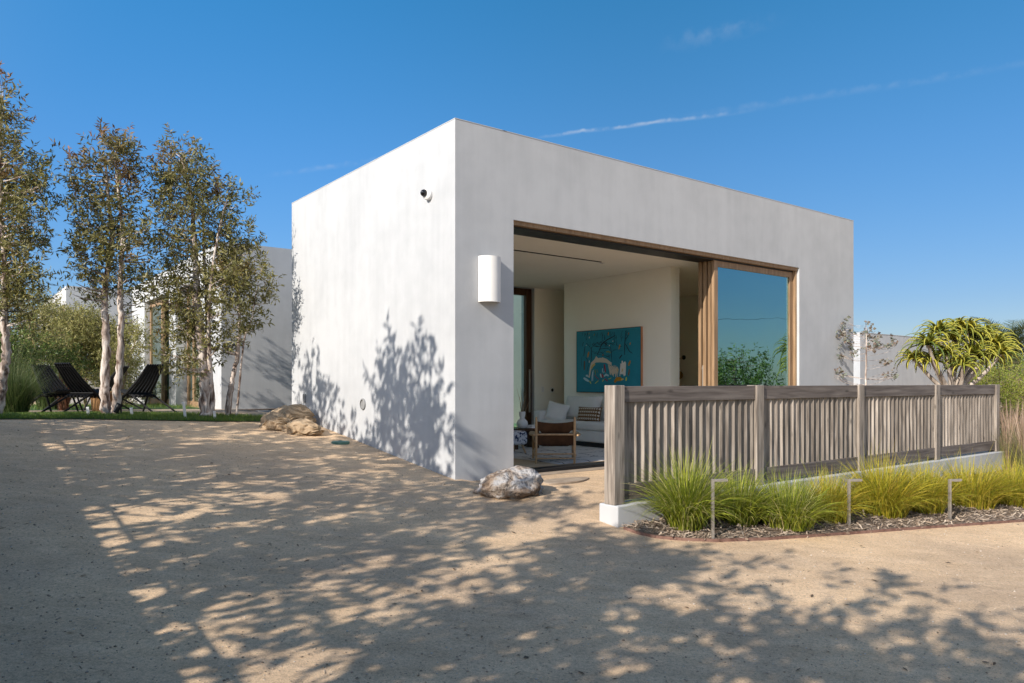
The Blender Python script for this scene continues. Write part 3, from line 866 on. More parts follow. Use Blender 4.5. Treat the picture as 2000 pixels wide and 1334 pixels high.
# fixtures on the walls
sc = on_house('wall_sconce', 'tall white half round wall lamp beside the big opening', 'wall light', .50, 0, 2.52)
v, fs = [], []; n = 20
for z in (-.29, .29):
    for k in range(n + 1):
        a = math.pi * k / n; v.append((-math.cos(a) * .155, -.006 - math.sin(a) ** .8 * .15, z))
for z in (-.29, .29):
    for k in range(n + 1):
        a = math.pi * k / n; v.append((-math.cos(a) * .143, -.006 - math.sin(a) ** .8 * .138, z))
m1 = n + 1
for k in range(n):
    fs += [(k, k + 1, m1 + k + 1, m1 + k), (2 * m1 + k + 1, 2 * m1 + k, 3 * m1 + k, 3 * m1 + k + 1), (m1 + k, m1 + k + 1, 3 * m1 + k + 1, 3 * m1 + k), (k + 1, k, 2 * m1 + k, 2 * m1 + k + 1)]
mb = MB(); mb.add(v, fs, True); mb.build('lamp_shade', M['sconce'], sc)
MB().box(-.06, .06, -.05, -.001, -.12, .12, .005).build('back_plate', M['white'], sc)

dc = on_house('security_camera', 'white dome camera with black lens high on the sunlit side wall', 'camera', 0, .62, 3.66, rz=0)
MB().lathe([(.0, 0), (.075, 0), (.078, .02), (.07, .06), (.05, .075), (0, .076)], seg=20).build('housing', M['white'], dc).rotation_euler = (R(20), R(-90), 0)
o = MB().lathe([(.048, 0), (.048, .02), (.042, .045), (.028, .062), (.012, .07), (0, .071)], seg=18).build('lens_dome', M['lens'], dc); o.location = (-.065, 0, .012); o.rotation_euler = (R(20), R(-100), 0)
oc = on_house('outlet_cover', 'small grey rectangular outlet cover low on the side wall near the sacks', 'outlet', 0, 4.85, .93)
MB().box(-.022, -.001, -.05, .05, -.075, .075, .006).build('cover', M['grey'], oc)
vc = on_house('wall_vent', 'small round dark vent low on the sunlit side wall', 'vent', 0, 2.55, .88)
MB().lathe([(.085, 0), (.085, .02), (.068, .024), (.066, .008), (0, .008)], seg=20).build('vent_ring', M['grey'], vc).rotation_euler = (0, R(-90), 0)
sw = on_house('light_switch', 'white wall switch plate left of the round thermostat', 'switch', 5.55, 4.998, 1.06)
MB().box(-.04, .04, -.012, 0, -.06, .06, .004).build('plate', M['white'], sw); MB().box(-.015, .015, -.018, -.011, -.035, .035, .002).build('rocker', M['ceramic'], sw)
tm = on_house('thermostat', 'round black thermostat on a square white plate', 'thermostat', 5.82, 4.998, 1.04)
MB().box(-.06, .06, -.012, 0, -.06, .06, .004).build('plate', M['white'], tm)
MB().lathe([(.042, 0), (.042, .02), (.036, .026), (0, .026)], seg=20).build('dial', M['lens'], tm).rotation_euler = (R(90), 0, 0); tm.children[-1].location = (0, -.012, 0)
# ceiling fixtures
sp = on_house('ceiling_speaker', 'flat round speaker grille set in the ceiling behind the dark slot', 'speaker', 1.75, 1.95, 3.30)
MB().lathe([(.13, -.006), (.13, 0), (0, .001)], seg=28).build('grille', M['grille'], sp)
for s_, t_, lab in ((4.1, 1.62, 'recessed ceiling downlight past the end of the dark slot'), (2.6, 3.7, 'recessed ceiling downlight nearest the back glass door'), (6.1, 2.0, 'recessed ceiling downlight just right of the painting wall top'),
                    (6.5, 3.2, 'middle recessed ceiling downlight in the narrow passage'), (7.0, 4.0, 'farthest recessed ceiling downlight in the narrow passage')):
    d_ = on_house('downlight', lab, 'ceiling light', s_, t_, 3.30, 'recessed downlights in the ceiling')
    MB().lathe([(.055, 0), (.055, -.006), (.038, -.006), (.036, 0)], seg=18).build('trim_ring', M['white'], d_)
    MB().lathe([(.036, -.001), (.0, -.0015)], seg=18).build('aperture', M['black'], d_)

# ================================================================== FURNITURE INSIDE
rug = on_house('rug', 'shaggy cream wool rug with dark wandering lines under the lounge chair', 'rug', 3.7, 2.5, 0)
rm = MB(); g2 = random.Random(3); nx, ny = 60, 76
vs = []
for i in range(nx + 1):
    for j in range(ny + 1):
        e = i in (0, nx) or j in (0, ny)
        vs.append((-1.55 + 3.1 * i / nx + (g2.uniform(-.012, .012) if e else 0), -2.0 + 4.0 * j / ny + (g2.uniform(-.012, .012) if e else 0), .003 if e else .018 + g2.uniform(-.005, .005)))
rm.add(vs, [(i * (ny + 1) + j, (i + 1) * (ny + 1) + j, (i + 1) * (ny + 1) + j + 1, i * (ny + 1) + j + 1) for i in range(nx) for j in range(ny)], True)
rm.build('rug_pile', M['rug'], rug, 0)

# sofa: back against the painting wall, facing the left
sofa = on_house('sofa', 'long white upholstered sofa below the teal painting', 'sofa', 4.86, 2.62, .02)
MB().box(-.44, .44, -1.28, 1.28, .085, .30, .03).build('base', M['linen'], sofa)
MB().box(-.40, .42, -1.24, 1.24, -.0, .085).build('plinth', M['black'], sofa)
for y0, y1 in ((-1.06, -.005), (.005, 1.06)):
    MB().box(-.47, .22, y0, y1, .30, .455, .05).build('seat_cushion', M['linen'], sofa)
    vs, fs = pillow(1.04, .24, .50, p=5); b_ = MB(); b_.add(vs, fs, True); o = b_.build('back_cushion', M['linen'], sofa)
    o.location = (.20, (y0 + y1) / 2, .68); o.rotation_euler = (R(-14), 0, R(-90))
MB().box(.28, .46, -1.26, 1.26, .30, .74, .05).build('backrest', M['linen'], sofa)
for y0, y1 in ((-1.30, -1.07), (1.07, 1.30)):
    MB().box(-.46, .44, y0, y1, .28, .63, .06).build('arm', M['linen'], sofa)
pl = on_house('throw_pillow', 'brown lumbar pillow patterned with rows of white triangles', 'pillow', 4.74, 2.62, .60, rz=R(-78))
vs, fs = pillow(.56, .15, .30); b_ = MB(); b_.add(vs, fs, True); b_.build('cover', M['mudcloth'], pl).rotation_euler = (R(-18), 0, 0)
pl = on_house('throw_pillow', 'plain white square pillow leaning in the far sofa corner', 'pillow', 4.70, 3.52, .615, rz=R(-50))
vs, fs = pillow(.44, .16, .40); b_ = MB(); b_.add(vs, fs, True); b_.build('cover', M['linen'], pl).rotation_euler = (R(-20), R(14), 0)
pl = on_house('throw_pillow', 'pale pillow half hidden behind the fence post end of the sofa', 'pillow', 4.75, 1.72, .66, rz=R(-85))
vs, fs = pillow(.46, .15, .36); b_ = MB(); b_.add(vs, fs, True); b_.build('cover', M['ceramic'], pl).rotation_euler = (R(-20), 0, 0)

# leather lounge chair seen from behind
lc = thing('lounge_chair', 'low wooden lounge chair with brown leather sling back and round paddle arms', 'chair', (.645, 11.0, .018), 0)
for sx in (-1, 1):
    MB().tube([(sx * .285, .02, -.018), (sx * .285, 0, .3), (sx * .285, -.015, .60), (sx * .285, -.02, .662), (sx * .285, -.02, .68)], [.017, .02, .02, .016, .007], 10).build('leg', M['chairwood'], lc)
    MB().tube([(sx * .31, .62, -.018), (sx * .31, .62, .42)], [.018, .022], 10).build('leg', M['chairwood'], lc)
    am = MB(); pts = []
    for k in range(25):
        a = 2 * math.pi * k / 25; x, y = math.cos(a), math.sin(a)
        pts.append((sx * .325 + x * (.065 if y < 0 else .055), .30 + y * .40))
    k = len(pts); am.add([(x, y, .40) for x, y in pts] + [(x, y, .424) for x, y in pts], [tuple(range(k - 1, -1, -1)), tuple(range(k, 2 * k))] + [(i, (i + 1) % k, (i + 1) % k + k, i + k) for i in range(k)])
    am.build('armrest', M['chairwood'], lc)
    MB().tube([(sx * .30, .0, .11), (sx * .305, .62, .13)], .014, 8).build('side_rail', M['chairwood'], lc)
    MB().tube([(sx * .29, .0, .30), (sx * .305, .62, .34)], .018, 8).build('side_rail', M['chairwood'], lc)
for z, r_ in ((.417, .015), (.128, .012), (.062, .011)):
    MB().tube([(-.285, -.004, z), (.285, -.004, z)], r_, 10).build('cross_rail', M['chairwood'], lc)
MB().tube([(-.31, .62, .30), (.31, .62, .30)], .016, 10).build('cross_rail', M['chairwood'], lc)


def sling(z0, z1, y0, y1, notch, name, sagz=.03):
    b_ = MB(); nx, nz = 24, 8; vs = []
    for off in (0, .006):
        for i in range(nx + 1):
            u = i / nx * 2 - 1
            cut = notch * (1 - smooth(0, .34, 1 - abs(u))) * smooth(0.02, .12, 1 - abs(u) + .0)
            top = z1 - sagz * (1 - u * u)
            bot = z0 + cut
            for j in range(nz + 1):
                v_ = j / nz
                vs.append((u * .28, y0 + (y1 - y0) * v_ + off + .05 * (1 - u * u) * (1 - v_ * .5), bot + (top - bot) * v_))
    q = (nx + 1) * (nz + 1); fs = []
    for i in range(nx):
        for j in range(nz):
            a = i * (nz + 1) + j; fs += [(a, a + nz + 1, a + nz + 2, a + 1), (q + a + 1, q + a + nz + 2, q + a + nz + 1, q + a)]
    b_.add(vs, fs, True); return b_.build(name, M['leather'], lc, 0)


sling(.43, .615, .02, -.012, .075, 'back_sling')
sling(.235, .44, .05, .02, .05, 'lower_back_sling', .0)
b_ = MB(); vs = []
for i in range(17):
    u = i / 16 * 2 - 1
    for j in range(11):
        v_ = j / 10; vs.append((u * .29, .02 + .6 * v_, .25 + .09 * v_ - .05 * (1 - u * u) * math.sin(math.pi * v_)))
b_.add(vs, [(i * 11 + j, (i + 1) * 11 + j, (i + 1) * 11 + j + 1, i * 11 + j + 1) for i in range(16) for j in range(10)], True); b_.build('seat_sling', M['leather'], lc, 0)

# side table, vase, twigs, books
sdt = thing('side_table', 'low dark walnut side table carrying the white vase', 'side table', at(1016, 13.5, 0), ROT)
MB().box(-.30, .34, -.26, .26, .345, .385, .006).build('table_top', M['darkwood'], sdt)
for sx in (-1, 1):
    MB().box(sx * .24 - .03, sx * .24 + .03, -.22, .22, 0, .345, .004).build('panel_leg', M['darkwood'], sdt)
MB().box(-.21, .21, -.03, .03, .18, .345).build('stretcher', M['darkwood'], sdt)
vz = thing('vase', 'white gourd shaped vase with a narrow waist on the side table', 'vase', at(1020, 13.4, .385))
MB().lathe([(.03, 0), (.07, .006), (.095, .04), (.103, .08), (.092, .125), (.06, .158), (.042, .175), (.042, .19), (.052, .215), (.057, .26), (.057, .295), (.05, .298), (.047, .26), (.035, .2), (.01, .195)], seg=28).build('body', M['ceramic'], vz)
tw = thing('dried_twigs', 'dry bare twigs standing in the white gourd vase', 'twigs', at(1020, 13.4, .60))
g3 = random.Random(5)
for k in range(9):
    a = g3.uniform(0, 6.28); sp_ = g3.uniform(.05, .17); L_ = g3.uniform(.3, .55)
    p1 = Vector((math.cos(a) * sp_ * .5, math.sin(a) * sp_ * .5, L_ * .5)); p2 = Vector((math.cos(a) * sp_, math.sin(a) * sp_, L_))
    MB().tube([(math.cos(a) * .01, math.sin(a) * .01, 0), p1 + Vector((g3.uniform(-.02, .02), g3.uniform(-.02, .02), 0)), p2], [.005, .004, .002], 5).build('twig', M['dry'], tw)
for k, (dz, w_, c_) in enumerate(((0, .22, 'white'), (.028, .2, 'ceramic'))):
    bk = thing('book', ('lower white book on the side table beside the vase', 'smaller upper book lying on the white book beside the vase')[k], 'book', at(1043, 13.42, .385 + dz), ROT + .2 * k, 'books on the side table')
    MB().box(-w_ / 2, w_ / 2, -.08, .08, .001, .028, .002).build('cover', M[c_], bk)
    MB().box(-w_ / 2 + .006, w_ / 2 + .003, -.077, .083, .005, .024).build('pages', M['linen'], bk)
gl = thing('drinking_glass', 'small green glass tumbler at the foot of the vase', 'glass', at(1006, 13.3, .385))
MB().lathe([(.03, 0), (.036, .09), (.033, .09), (.028, .006), (0, .006)], seg=16).build('tumbler', M['glass_back'], gl)
stl = thing('ottoman', 'small stool with white and dark blue patterned upholstery and splayed wooden legs', 'stool', at(1002, 12.6, .018), ROT)
MB().box(-.21, .17, -.2, .2, .14, .37, .045).build('cushion', M['toile'], stl)
for sx in (-1, 1):
    for sy in (-1, 1):
        MB().tube([(sx * .1, sy * .12, .15), (sx * .15, sy * .16, -.017)], [.024, .015], 8).build('leg', M['chairwood'], stl)

# painting: teal ground with loose abstract strokes
pa = on_house('painting', 'large teal abstract painting with loose white and dark brush strokes in a copper edged frame', 'painting', 5.358, 2.71, 1.635)
PW, PH = .89, .625
fr = MB(); fr.box(-.055, 0, -PW, PW, -PH, -PH + .022); fr.box(-.055, 0, -PW, PW, PH - .022, PH); fr.box(-.055, 0, -PW, -PW + .022, -PH + .022, PH - .022); fr.box(-.055, 0, PW - .022, PW, -PH + .022, PH - .022)
fr.build('frame', M['copper'], pa)
ff = MB(); ff.box(-.0565, -.0551, -PW, PW, -PH, -PH + .012); ff.box(-.0565, -.0551, -PW, PW, PH - .012, PH); ff.box(-.0565, -.0551, -PW, -PW + .006, -PH + .012, PH - .012); ff.box(-.0565, -.0551, PW - .012, PW, -PH + .012, PH - .012); ff.build('frame_face', M['black'], pa)
MB().box(-.0553, -.002, -PW + .004, PW - .004, -PH + .004, PH - .004).build('canvas', M['paint_teal'], pa)


def pmap(px, py):
    """detail-view pixel (1501x1334 crop of the painting) -> canvas y,z"""
    u = (px - 170) / 1040.0
    top = 238 - 92 * u; bot = 1218 - 14 * u
    return PW - 2 * PW * (u * 0.955 + 0.0), PH - 2 * PH * (py - top) / (bot - top)


lay = [0]
def strokes(name, m, lst):
    b_ = MB()
    for pts, wd in lst:
        lay[0] += 1; x = -.0570 - .00004 * lay[0]
        q = [Vector((0, *pmap(*p))) for p in pts]; k = len(q); L_, R_ = [], []
        for i in range(k):
            d = (q[min(i + 1, k - 1)] - q[max(i - 1, 0)]).normalized(); n_ = Vector((0, -d.z, d.y))
            ww = wd * (.35 + .65 * math.sin(math.pi * (i + .5) / k))
            L_.append(q[i] + n_ * ww); R_.append(q[i] - n_ * ww)
        vs = [(x, p.y, p.z) for p in L_ + R_]
        b_.add(vs, [(i, i + 1, i + 1 + k, i + k) for i in range(k - 1)])
    b_.build(name, M[m], pa)


g4 = random.Random(9)
ink = [([(540, 620), (580, 540), (610, 460), (650, 410), (720, 360), (800, 320), (850, 290)], .012), ([(620, 450), (630, 380), (635, 280)], .007), ([(1005, 600), (1005, 480), (1010, 380), (1020, 260)], .011),
       ([(1010, 420), (1040, 460), (1080, 540), (1130, 575)], .009), ([(1020, 350), (1060, 290), (1080, 240)], .007), ([(440, 740), (442, 600), (445, 480)], .009), ([(440, 520), (380, 440), (340, 420)], .005),
       ([(445, 500), (500, 440), (560, 400)], .005), ([(305, 630), (315, 560), (330, 470)], .010), ([(798, 720), (790, 620), (785, 540), (770, 470)], .008), ([(790, 560), (830, 525), (880, 520)], .005),
       ([(785, 540), (740, 505), (660, 500), (580, 520)], .005), ([(650, 400), (700, 440), (760, 470)], .005), ([(610, 470), (540, 480), (480, 470)], .004), ([(920, 660), (940, 630), (965, 600)], .014),
       ([(310, 860), (308, 780), (312, 710)], .010), ([(265, 800), (262, 720), (268, 650)], .005), ([(390, 760), (370, 690), (340, 650)], .006), ([(370, 880), (375, 820), (395, 770)], .005)]
for k in range(46):
    x, y = g4.uniform(270, 1120), g4.uniform(210, 420)
    ink.append(([(x, y + g4.uniform(30, 90)), (x + g4.uniform(-10, 15), y + 20), (x + g4.uniform(0, 35), y - 10)], g4.uniform(.003, .007)))
for k in range(26):
    x, y = g4.uniform(440, 900), g4.uniform(400, 660)
    ink.append(([(x, y), (x + g4.uniform(20, 50), y + g4.uniform(-25, 25)), (x + g4.uniform(50, 110), y + g4.uniform(-40, 40))], g4.uniform(.002, .005)))
strokes('ink_strokes', 'paint_ink', ink)
cr = [([(405, 980), (420, 880), (440, 780), (480, 730)], .026), ([(440, 760), (520, 700), (600, 690), (700, 700), (790, 750)], .045), ([(510, 690), (530, 650), (560, 680)], .03), ([(560, 700), (640, 670), (720, 690)], .03)]
for k in range(12): cr.append(([(735 + k * 14, 750 + k * 4 + g4.uniform(-20, 20)), (760 + k * 13, 840 + g4.uniform(-20, 20)), (770 + k * 11, 940 + g4.uniform(-40, 20))], .011))
strokes('cream_strokes', 'paint_cream', cr)
wh = []
for k in range(9): wh.append(([(945 + k * 10, 720 + g4.uniform(-25, 20)), (940 + k * 10, 820), (930 + k * 11, 920 + g4.uniform(-20, 20))], .012))
wh += [([(600, 910), (610, 940), (622, 970)], .016), ([(405, 740), (408, 715), (410, 700)], .008), ([(405, 345), (408, 325), (412, 318)], .007), ([(810, 390), (815, 382), (818, 375)], .007), ([(750, 465), (756, 455), (760, 445)], .006), ([(350, 465), (352, 460), (356, 450)], .006)]
strokes('chalk_strokes', 'paint_chalk', wh)
strokes('pale_blue_strokes', 'paint_sky', [([(305, 985), (350, 1010), (400, 1035)], .028), ([(345, 950), (370, 945), (395, 965)], .022), ([(470, 1030), (470, 940), (478, 850)], .014), ([(450, 1035), (455, 950), (465, 880)], .010), ([(640, 890), (640, 850), (645, 820)], .013),
        ([(665, 950), (700, 920), (745, 940)], .022), ([(660, 900), (665, 880), (670, 870)], .01), ([(360, 940), (365, 935), (368, 932)], .01)])
strokes('red_strokes', 'paint_red', [([(670, 755), (680, 820), (690, 885)], .019), ([(630, 910), (645, 945), (655, 975)], .017), ([(500, 930), (540, 975), (580, 1000)], .008), ([(680, 985), (700, 1005), (730, 1025)], .012)])
strokes('ochre_strokes', 'paint_ochre', [([(840, 1040), (880, 990), (940, 985), (960, 1000)], .042), ([(1070, 770), (1085, 730), (1100, 690)], .022), ([(380, 650), (390, 600), (400, 560)], .020), ([(915, 510), (925, 470), (935, 435)], .015), ([(735, 290), (740, 270), (742, 240)], .014), ([(1090, 440), (1095, 420), (1105, 400)], .012)])
strokes('lemon_strokes', 'paint_lemon', [([(410, 1030), (425, 1050), (440, 1075)], .012), ([(510, 1070), (540, 1045), (570, 1020)], .008), ([(640, 1035), (650, 1015), (660, 1000)], .011), ([(1030, 1015), (1034, 985), (1036, 955)], .017), ([(740, 990), (765, 985), (790, 970)], .007)])
strokes('moss_strokes', 'paint_moss', [([(505, 840), (515, 890), (525, 930)], .014), ([(540, 840), (550, 870), (560, 895)], .009), ([(700, 560), (740, 550), (780, 570)], .016), ([(400, 280), (405, 265), (410, 255)], .012), ([(490, 300), (495, 285), (500, 270)], .010)])
strokes('brown_strokes', 'paint_brown', [([(1065, 930), (1078, 880), (1085, 825)], .017), ([(320, 860), (322, 790), (325, 710)], .012), ([(640, 620), (650, 605), (660, 595)], .016), ([(1065, 275), (1072, 258), (1080, 240)], .011)])
strokes('sand_strokes', 'paint_sand', [([(445, 830), (465, 790), (510, 755)], .026), ([(965, 870), (975, 840), (985, 820)], .013), ([(895, 870), (890, 840), (885, 820)], .012), ([(950, 1000), (970, 990), (990, 985)], .018)])

# brass wall lamp on the far end wall
wlp = on_house('wall_lamp', 'brass globe wall lamp on a thin bent arm inside the passage', 'wall light', 9.205, 4.15, 0)
MB().lathe([(.055, 0), (.055, .012), (.03, .03), (0, .034)], seg=18).build('mount', M['black'], wlp); wlp.children[-1].rotation_euler = (0, R(-90), 0); wlp.children[-1].location = (0, -.12, 1.82)
MB().tube([(-.03, -.12, 1.82), (-.12, .0, 1.77), (-.15, .10, 1.70), (-.13, .04, 1.58), (-.12, -.04, 1.48)], .007, 8).build('arm', M['brass'], wlp)
o = MB().lathe([(.001, -.1), (.04, -.092), (.07, -.07), (.092, -.04), (.1, 0), (.092, .04), (.07, .07), (.04, .092), (.001, .1)], seg=20).build('globe', M['brass'], wlp); o.location = (-.12, -.07, 1.39)

# ================================================================== REAR WING and houses beyond
RS, RT = -0.3, 8.8
rear = thing('rear_wing', 'white stucco wing with tall wood framed glass doors behind the trees', 'house', st(RS, RT), ROT)
RH = 4.26
def side_wall(mb, x0, x1, y0, y1, z0, z1, openings, head):
    """wall running along y with full height openings (y ranges), one prism of y,z pushed along x"""
    pl_ = [(y0, z0)]
    for a, b_, hz in openings: pl_ += [(a, z0), (a, hz), (b_, hz), (b_, z0)]
    pl_ += [(y1, z0), (y1, z1), (y0, z1)]
    k = len(pl_)
    vs = [(x0, y, z) for y, z in pl_] + [(x1, y, z) for y, z in pl_]
    mb.add(vs, [tuple(range(k - 1, -1, -1)), tuple(range(k, 2 * k))] + [(i, (i + 1) % k, (i + 1) % k + k, i + k) for i in range(k)])
rw = MB()
side_wall(rw, 0, .4, 0, 9.7, -.3, RH, [(1.7, 4.0, 3.62), (4.75, 7.85, 3.62)], 0)
rw.box(.4, 12, 0, .4, -.3, RH); rw.box(.4, 12, 9.3, 9.7, -.3, RH); rw.box(11.6, 12, .4, 9.3, -.3, RH)
rw.build('exterior_wall', M['stucco'], rear)
MB().box(.4, 11.6, .4, 9.3, 3.75, 3.95).build('roof', M['roof'], rear)
MB().box(.4, 11.6, .4, 9.3, .1, .50).build('floor', M['oakfloor'], rear)
MB().box(3.2, 3.4, .4, 9.3, .5, 3.74).build('interior_wall', M['plaster'], rear)
def rear_door(name, y0, y1, x0):
    f_ = MB(); st_ = .14; x1 = x0 + .07
    f_.box(x0, x1, y0, y0 + st_, .5, 3.6, .004); f_.box(x0, x1, y1 - st_, y1, .5, 3.6, .004)
    f_.box(x0 + .004, x1 - .004, y0 + st_, y1 - st_, 3.45, 3.6); f_.box(x0 + .004, x1 - .004, y0 + st_, y1 - st_, .5, .74)
    o_ = f_.build(name, M['oak'], rear)
    MB().box(x0 + .03, x0 + .042, y0 + st_ - .01, y1 - st_ + .01, .73, 3.46).build('glass_pane', M['glass_rear'], o_)
rear_door('sliding_door', 4.78, 6.5, .26); rear_door('sliding_door', 6.2, 7.82, .14)
rear_door('sliding_door', 1.73, 2.95, .14); rear_door('sliding_door', 2.75, 3.97, .26)
MB().box(-.35, .4, 1.5, 8.1, -.2, .47).build('door_sill', M['foundation'], rear)
b_ = MB()
for k in range(16): b_.box(-.0 + k * .7, .45 + k * .7, -.36, -.02, .52, .58)
tag(MB().box(-.2, 3.9, -.5, -.02, .12, .60, .01).build('low_planter', M['stucco']), 'low white planter ledge along the foot of the shaded rear wall', 'planter')
pln = bpy.data.objects['low_planter']; pln.location = st(RS, RT); pln.rotation_euler = (0, 0, ROT)
MB().box(-.12, 2.6, -.44, -.07, .601, .63).build('planter_soil', M['mulchbase'], pln)
sc2 = copy_tree(sc); sc2.location = st(RS, RT + 9.0, 2.55); sc2.rotation_euler = (0, 0, ROT - R(90)); tag(sc2, 'white half round wall lamp left of the wood framed doors of the rear wing', 'wall light')

far = thing('far_house', 'white flat roofed house far left with one tall narrow window', 'house', at(129, 23.6, 0), ROT)
fw = MB(); side_wall(fw, 0, .35, 0, 9, -.5, 4.30, [(.25, 2.4, 3.75)], 0)
fw.box(.35, 3.4, 0, .35, -.5, 4.30); fw.box(3.05, 3.4, .35, 9, -.5, 4.30); fw.build('exterior_wall', M['stucco'], far)
MB().box(.35, 3.05, .35, 9, 3.8, 3.95).build('roof', M['roof'], far)
f_ = MB(); f_.box(.12, .2, .26, .40, .4, 3.74); f_.box(.12, .2, 2.26, 2.39, .4, 3.74); f_.box(.124, .196, .4, 2.26, 3.6, 3.74); f_.box(.124, .196, .4, 2.26, .4, .55); f_.box(.124, .196, 1.3, 1.38, .55, 3.6)
wf = f_.build('window_frame', M['oak'], far); MB().box(.15, .165, .39, 2.27, .54, 3.61).build('glass_pane', M['glass_rear'], wf)
far2 = thing('annex_house', 'white stucco annex with bright corner between the far house and the rear wing', 'house', at(167, 25.5, 0), ROT)
fw = MB(); fw.box(0, 6, 0, .35, -.5, 4.0); fw.box(0, .35, .35, 8, -.5, 4.0); fw.box(5.65, 6, .35, 8, -.5, 4.0); fw.build('exterior_wall', M['stucco'], far2)
MB().box(.35, 5.65, .35, 8, 3.6, 3.75).build('roof', M['roof'], far2)

gw = thing('garden_wall', 'grey white stucco garden wall beyond the right end of the house', 'wall', at(1680, 23, -.5), ROT)
MB().box(0, 10, 0, .5, 0, 3.26).build('wall_body', M['stucco'], gw); MB().box(-.01, 10.01, -.01, .51, 3.261, 3.276).build('cap', M['flash'], gw)


# ================================================================== LOUVERED FENCE on a white kerb
fence = thing('louvered_fence', 'weathered grey wooden fence of angled vertical louvers on a low white kerb wall', 'fence', C0, ROT)
kerb = tag(MB().box(.387, 10.5, -2.42, -2.15, -.95, -.05, .012).build('kerb_wall', M['stucco']), 'low smooth white kerb wall carrying the louvered fence', 'wall')
kerb.location = C0; kerb.rotation_euler = (0, 0, ROT)
PX = [.392 + 2.44 * k for k in range(5)]
for i, x in enumerate(PX):
    MB().box(x, x + .15, -2.37, -2.22, -.049, 1.176 if i == 0 else 1.172, .007).build('post', M['fence'], fence)
for i in range(4):
    a, b_ = PX[i] + .151, PX[i + 1] - .001
    MB().box(a, b_, -2.345, -2.295, 1.0, 1.166, .004).build('top_rail', M['fencex'], fence)
    MB().box(a, b_, -2.345, -2.295, -.015, .150, .004).build('bottom_rail', M['fencex'], fence)
    lv = MB(); n = 19; pitch = (b_ - a) / n
    for k in range(n):
        th = R(50 + rng.uniform(-1.5, 1.5)); x = a + pitch * (k + .80); tl = rng.uniform(-.004, .004)
        M4 = Matrix.Translation((x + tl, -2.328, 0)) @ Matrix.Rotation(math.atan2(math.cos(th), -math.sin(th)), 4, 'Z')
        lv.box(0, .115, -.009, .009, .151, .999, 0, M4)
    lv.build('louver_panel', M['fence'], fence)
    MB().box(a, b_, -2.232, -2.222, .05, .12).build('rear_batten', M['fencex'], fence)
for k in range(5):
    pass

# ================================================================== ROCK, STONES, SACKS, LID
def blob(subdiv, scale, seed, amp, freq, ridged=False, flat=-.35, octs=5):
    bm = bmesh.new(); bmesh.ops.create_icosphere(bm, subdivisions=subdiv, radius=1)
    for v in bm.verts:
        d = v.co.normalized(); o_ = Vector((seed * 3.1, seed * 1.7, seed))
        k = 0; a_, f_ = amp, freq
        for _ in range(octs):
            q = mnoise.noise(d * f_ + o_); q = (1 - abs(q) * 2) * .7 - .35 if ridged else q
            k += q * a_; a_ *= .52; f_ *= 2.05
        p = d * (1 + k)
        v.co = (p.x * scale[0], p.y * scale[1], max(p.z, flat) * scale[2])
    bm.verts.index_update(); vs = [v.co.copy() for v in bm.verts]; fs = [[v.index for v in f.verts] for f in bm.faces]; bm.free()
    return vs, fs


vs, fs = blob(5, (.40, .27, .21), 5.2, .30, 1.25, flat=-.8)
b_ = MB(); b_.add([(x, y, z * (1.0 + .10 * (x / .4) - .05)) for x, y, z in vs], fs, True); bo = b_.build('boulder', M['rock'], None, 0)
bo.location = at(1000, 8.55) + Vector((0, 0, .115)); bo.rotation_euler = (0, 0, R(8)); tag(bo, 'rough pale brown and white boulder by the house corner', 'rock')
for (px, py, sx, sy, sd_, lab) in ((1102, 940, .40, .17, 2, 'flat brown stone slab in front of the threshold behind the boulder'),):
    q = [(math.cos(a) * sx * (1 + .12 * math.sin(3 * a + sd_)), math.sin(a) * sy * (1 + .1 * math.cos(2 * a + sd_))) for a in np.linspace(0, 2 * math.pi, 22, endpoint=False)]
    k = len(q); b_ = MB(); b_.add([(x, y, -.05) for x, y in q] + [(x, y, .012) for x, y in q] + [(x * .96, y * .96, .018) for x, y in q], [(i, (i + 1) % k, (i + 1) % k + k, i + k) for i in range(k)] + [(i + k, (i + 1) % k + k, (i + 1) % k + 2 * k, i + 2 * k) for i in range(k)] + [tuple(range(2 * k, 3 * k))])
    o = b_.build('stepping_stone', M['slab']); p = gp(px, py); o.location = (p.x, p.y, p.z); o.rotation_euler = (0, 0, ROT + .1); tag(o, lab, 'stone')


def sack(loc, scale, rz, seed, label):
    bm = bmesh.new(); bmesh.ops.create_icosphere(bm, subdivisions=6, radius=1)
    for v in bm.verts:
        d = v.co.normalized(); o_ = Vector((seed * 2.3, seed, seed * 1.1))
        th = math.atan2(d.z, d.y) + .7 * mnoise.noise(d * 1.5 + o_)
        k = .17 * mnoise.noise(d * 1.1 + o_)
        g_ = 1 - abs(mnoise.noise(Vector((math.cos(th) * 1.9, math.sin(th) * 1.9, d.x * .8)) + o_)) * 2.4
        k += .13 * max(0, g_) ** 1.6 - .04
        g_ = 1 - abs(mnoise.noise(Vector((math.cos(th) * 3.6, math.sin(th) * 3.6, d.x * 1.2)) - o_)) * 4
        k -= .09 * max(0, g_) ** 1.5
        k += .02 * mnoise.noise(d * 6 + o_)
        if abs(d.x) > .8: k += .25 * (abs(d.x) - .8) / .2 * (.5 + mnoise.noise(Vector((math.cos(th) * 3, math.sin(th) * 3, 0)) + o_))
        p = d * (1 + k)
        z = p.z; z = z if z > -.45 else -.45 + (z + .45) * .08
        sp_ = 1 + .22 * max(0, -p.z)
        v.co = (p.x * scale[0] * sp_, p.y * scale[1] * sp_, z * scale[2])
    me = bpy.data.meshes.new('burlap_sack'); bm.to_mesh(me); bm.free(); me.materials.append(M['burlap'])
    me.polygons.foreach_set('use_smooth', [True] * len(me.polygons))
    o = bpy.data.objects.new('burlap_sack', me); COL.objects.link(o)
    o.location = loc; o.rotation_euler = (0, 0, rz); tag(o, label, 'sack', 'burlap sacks heaped against the wall')


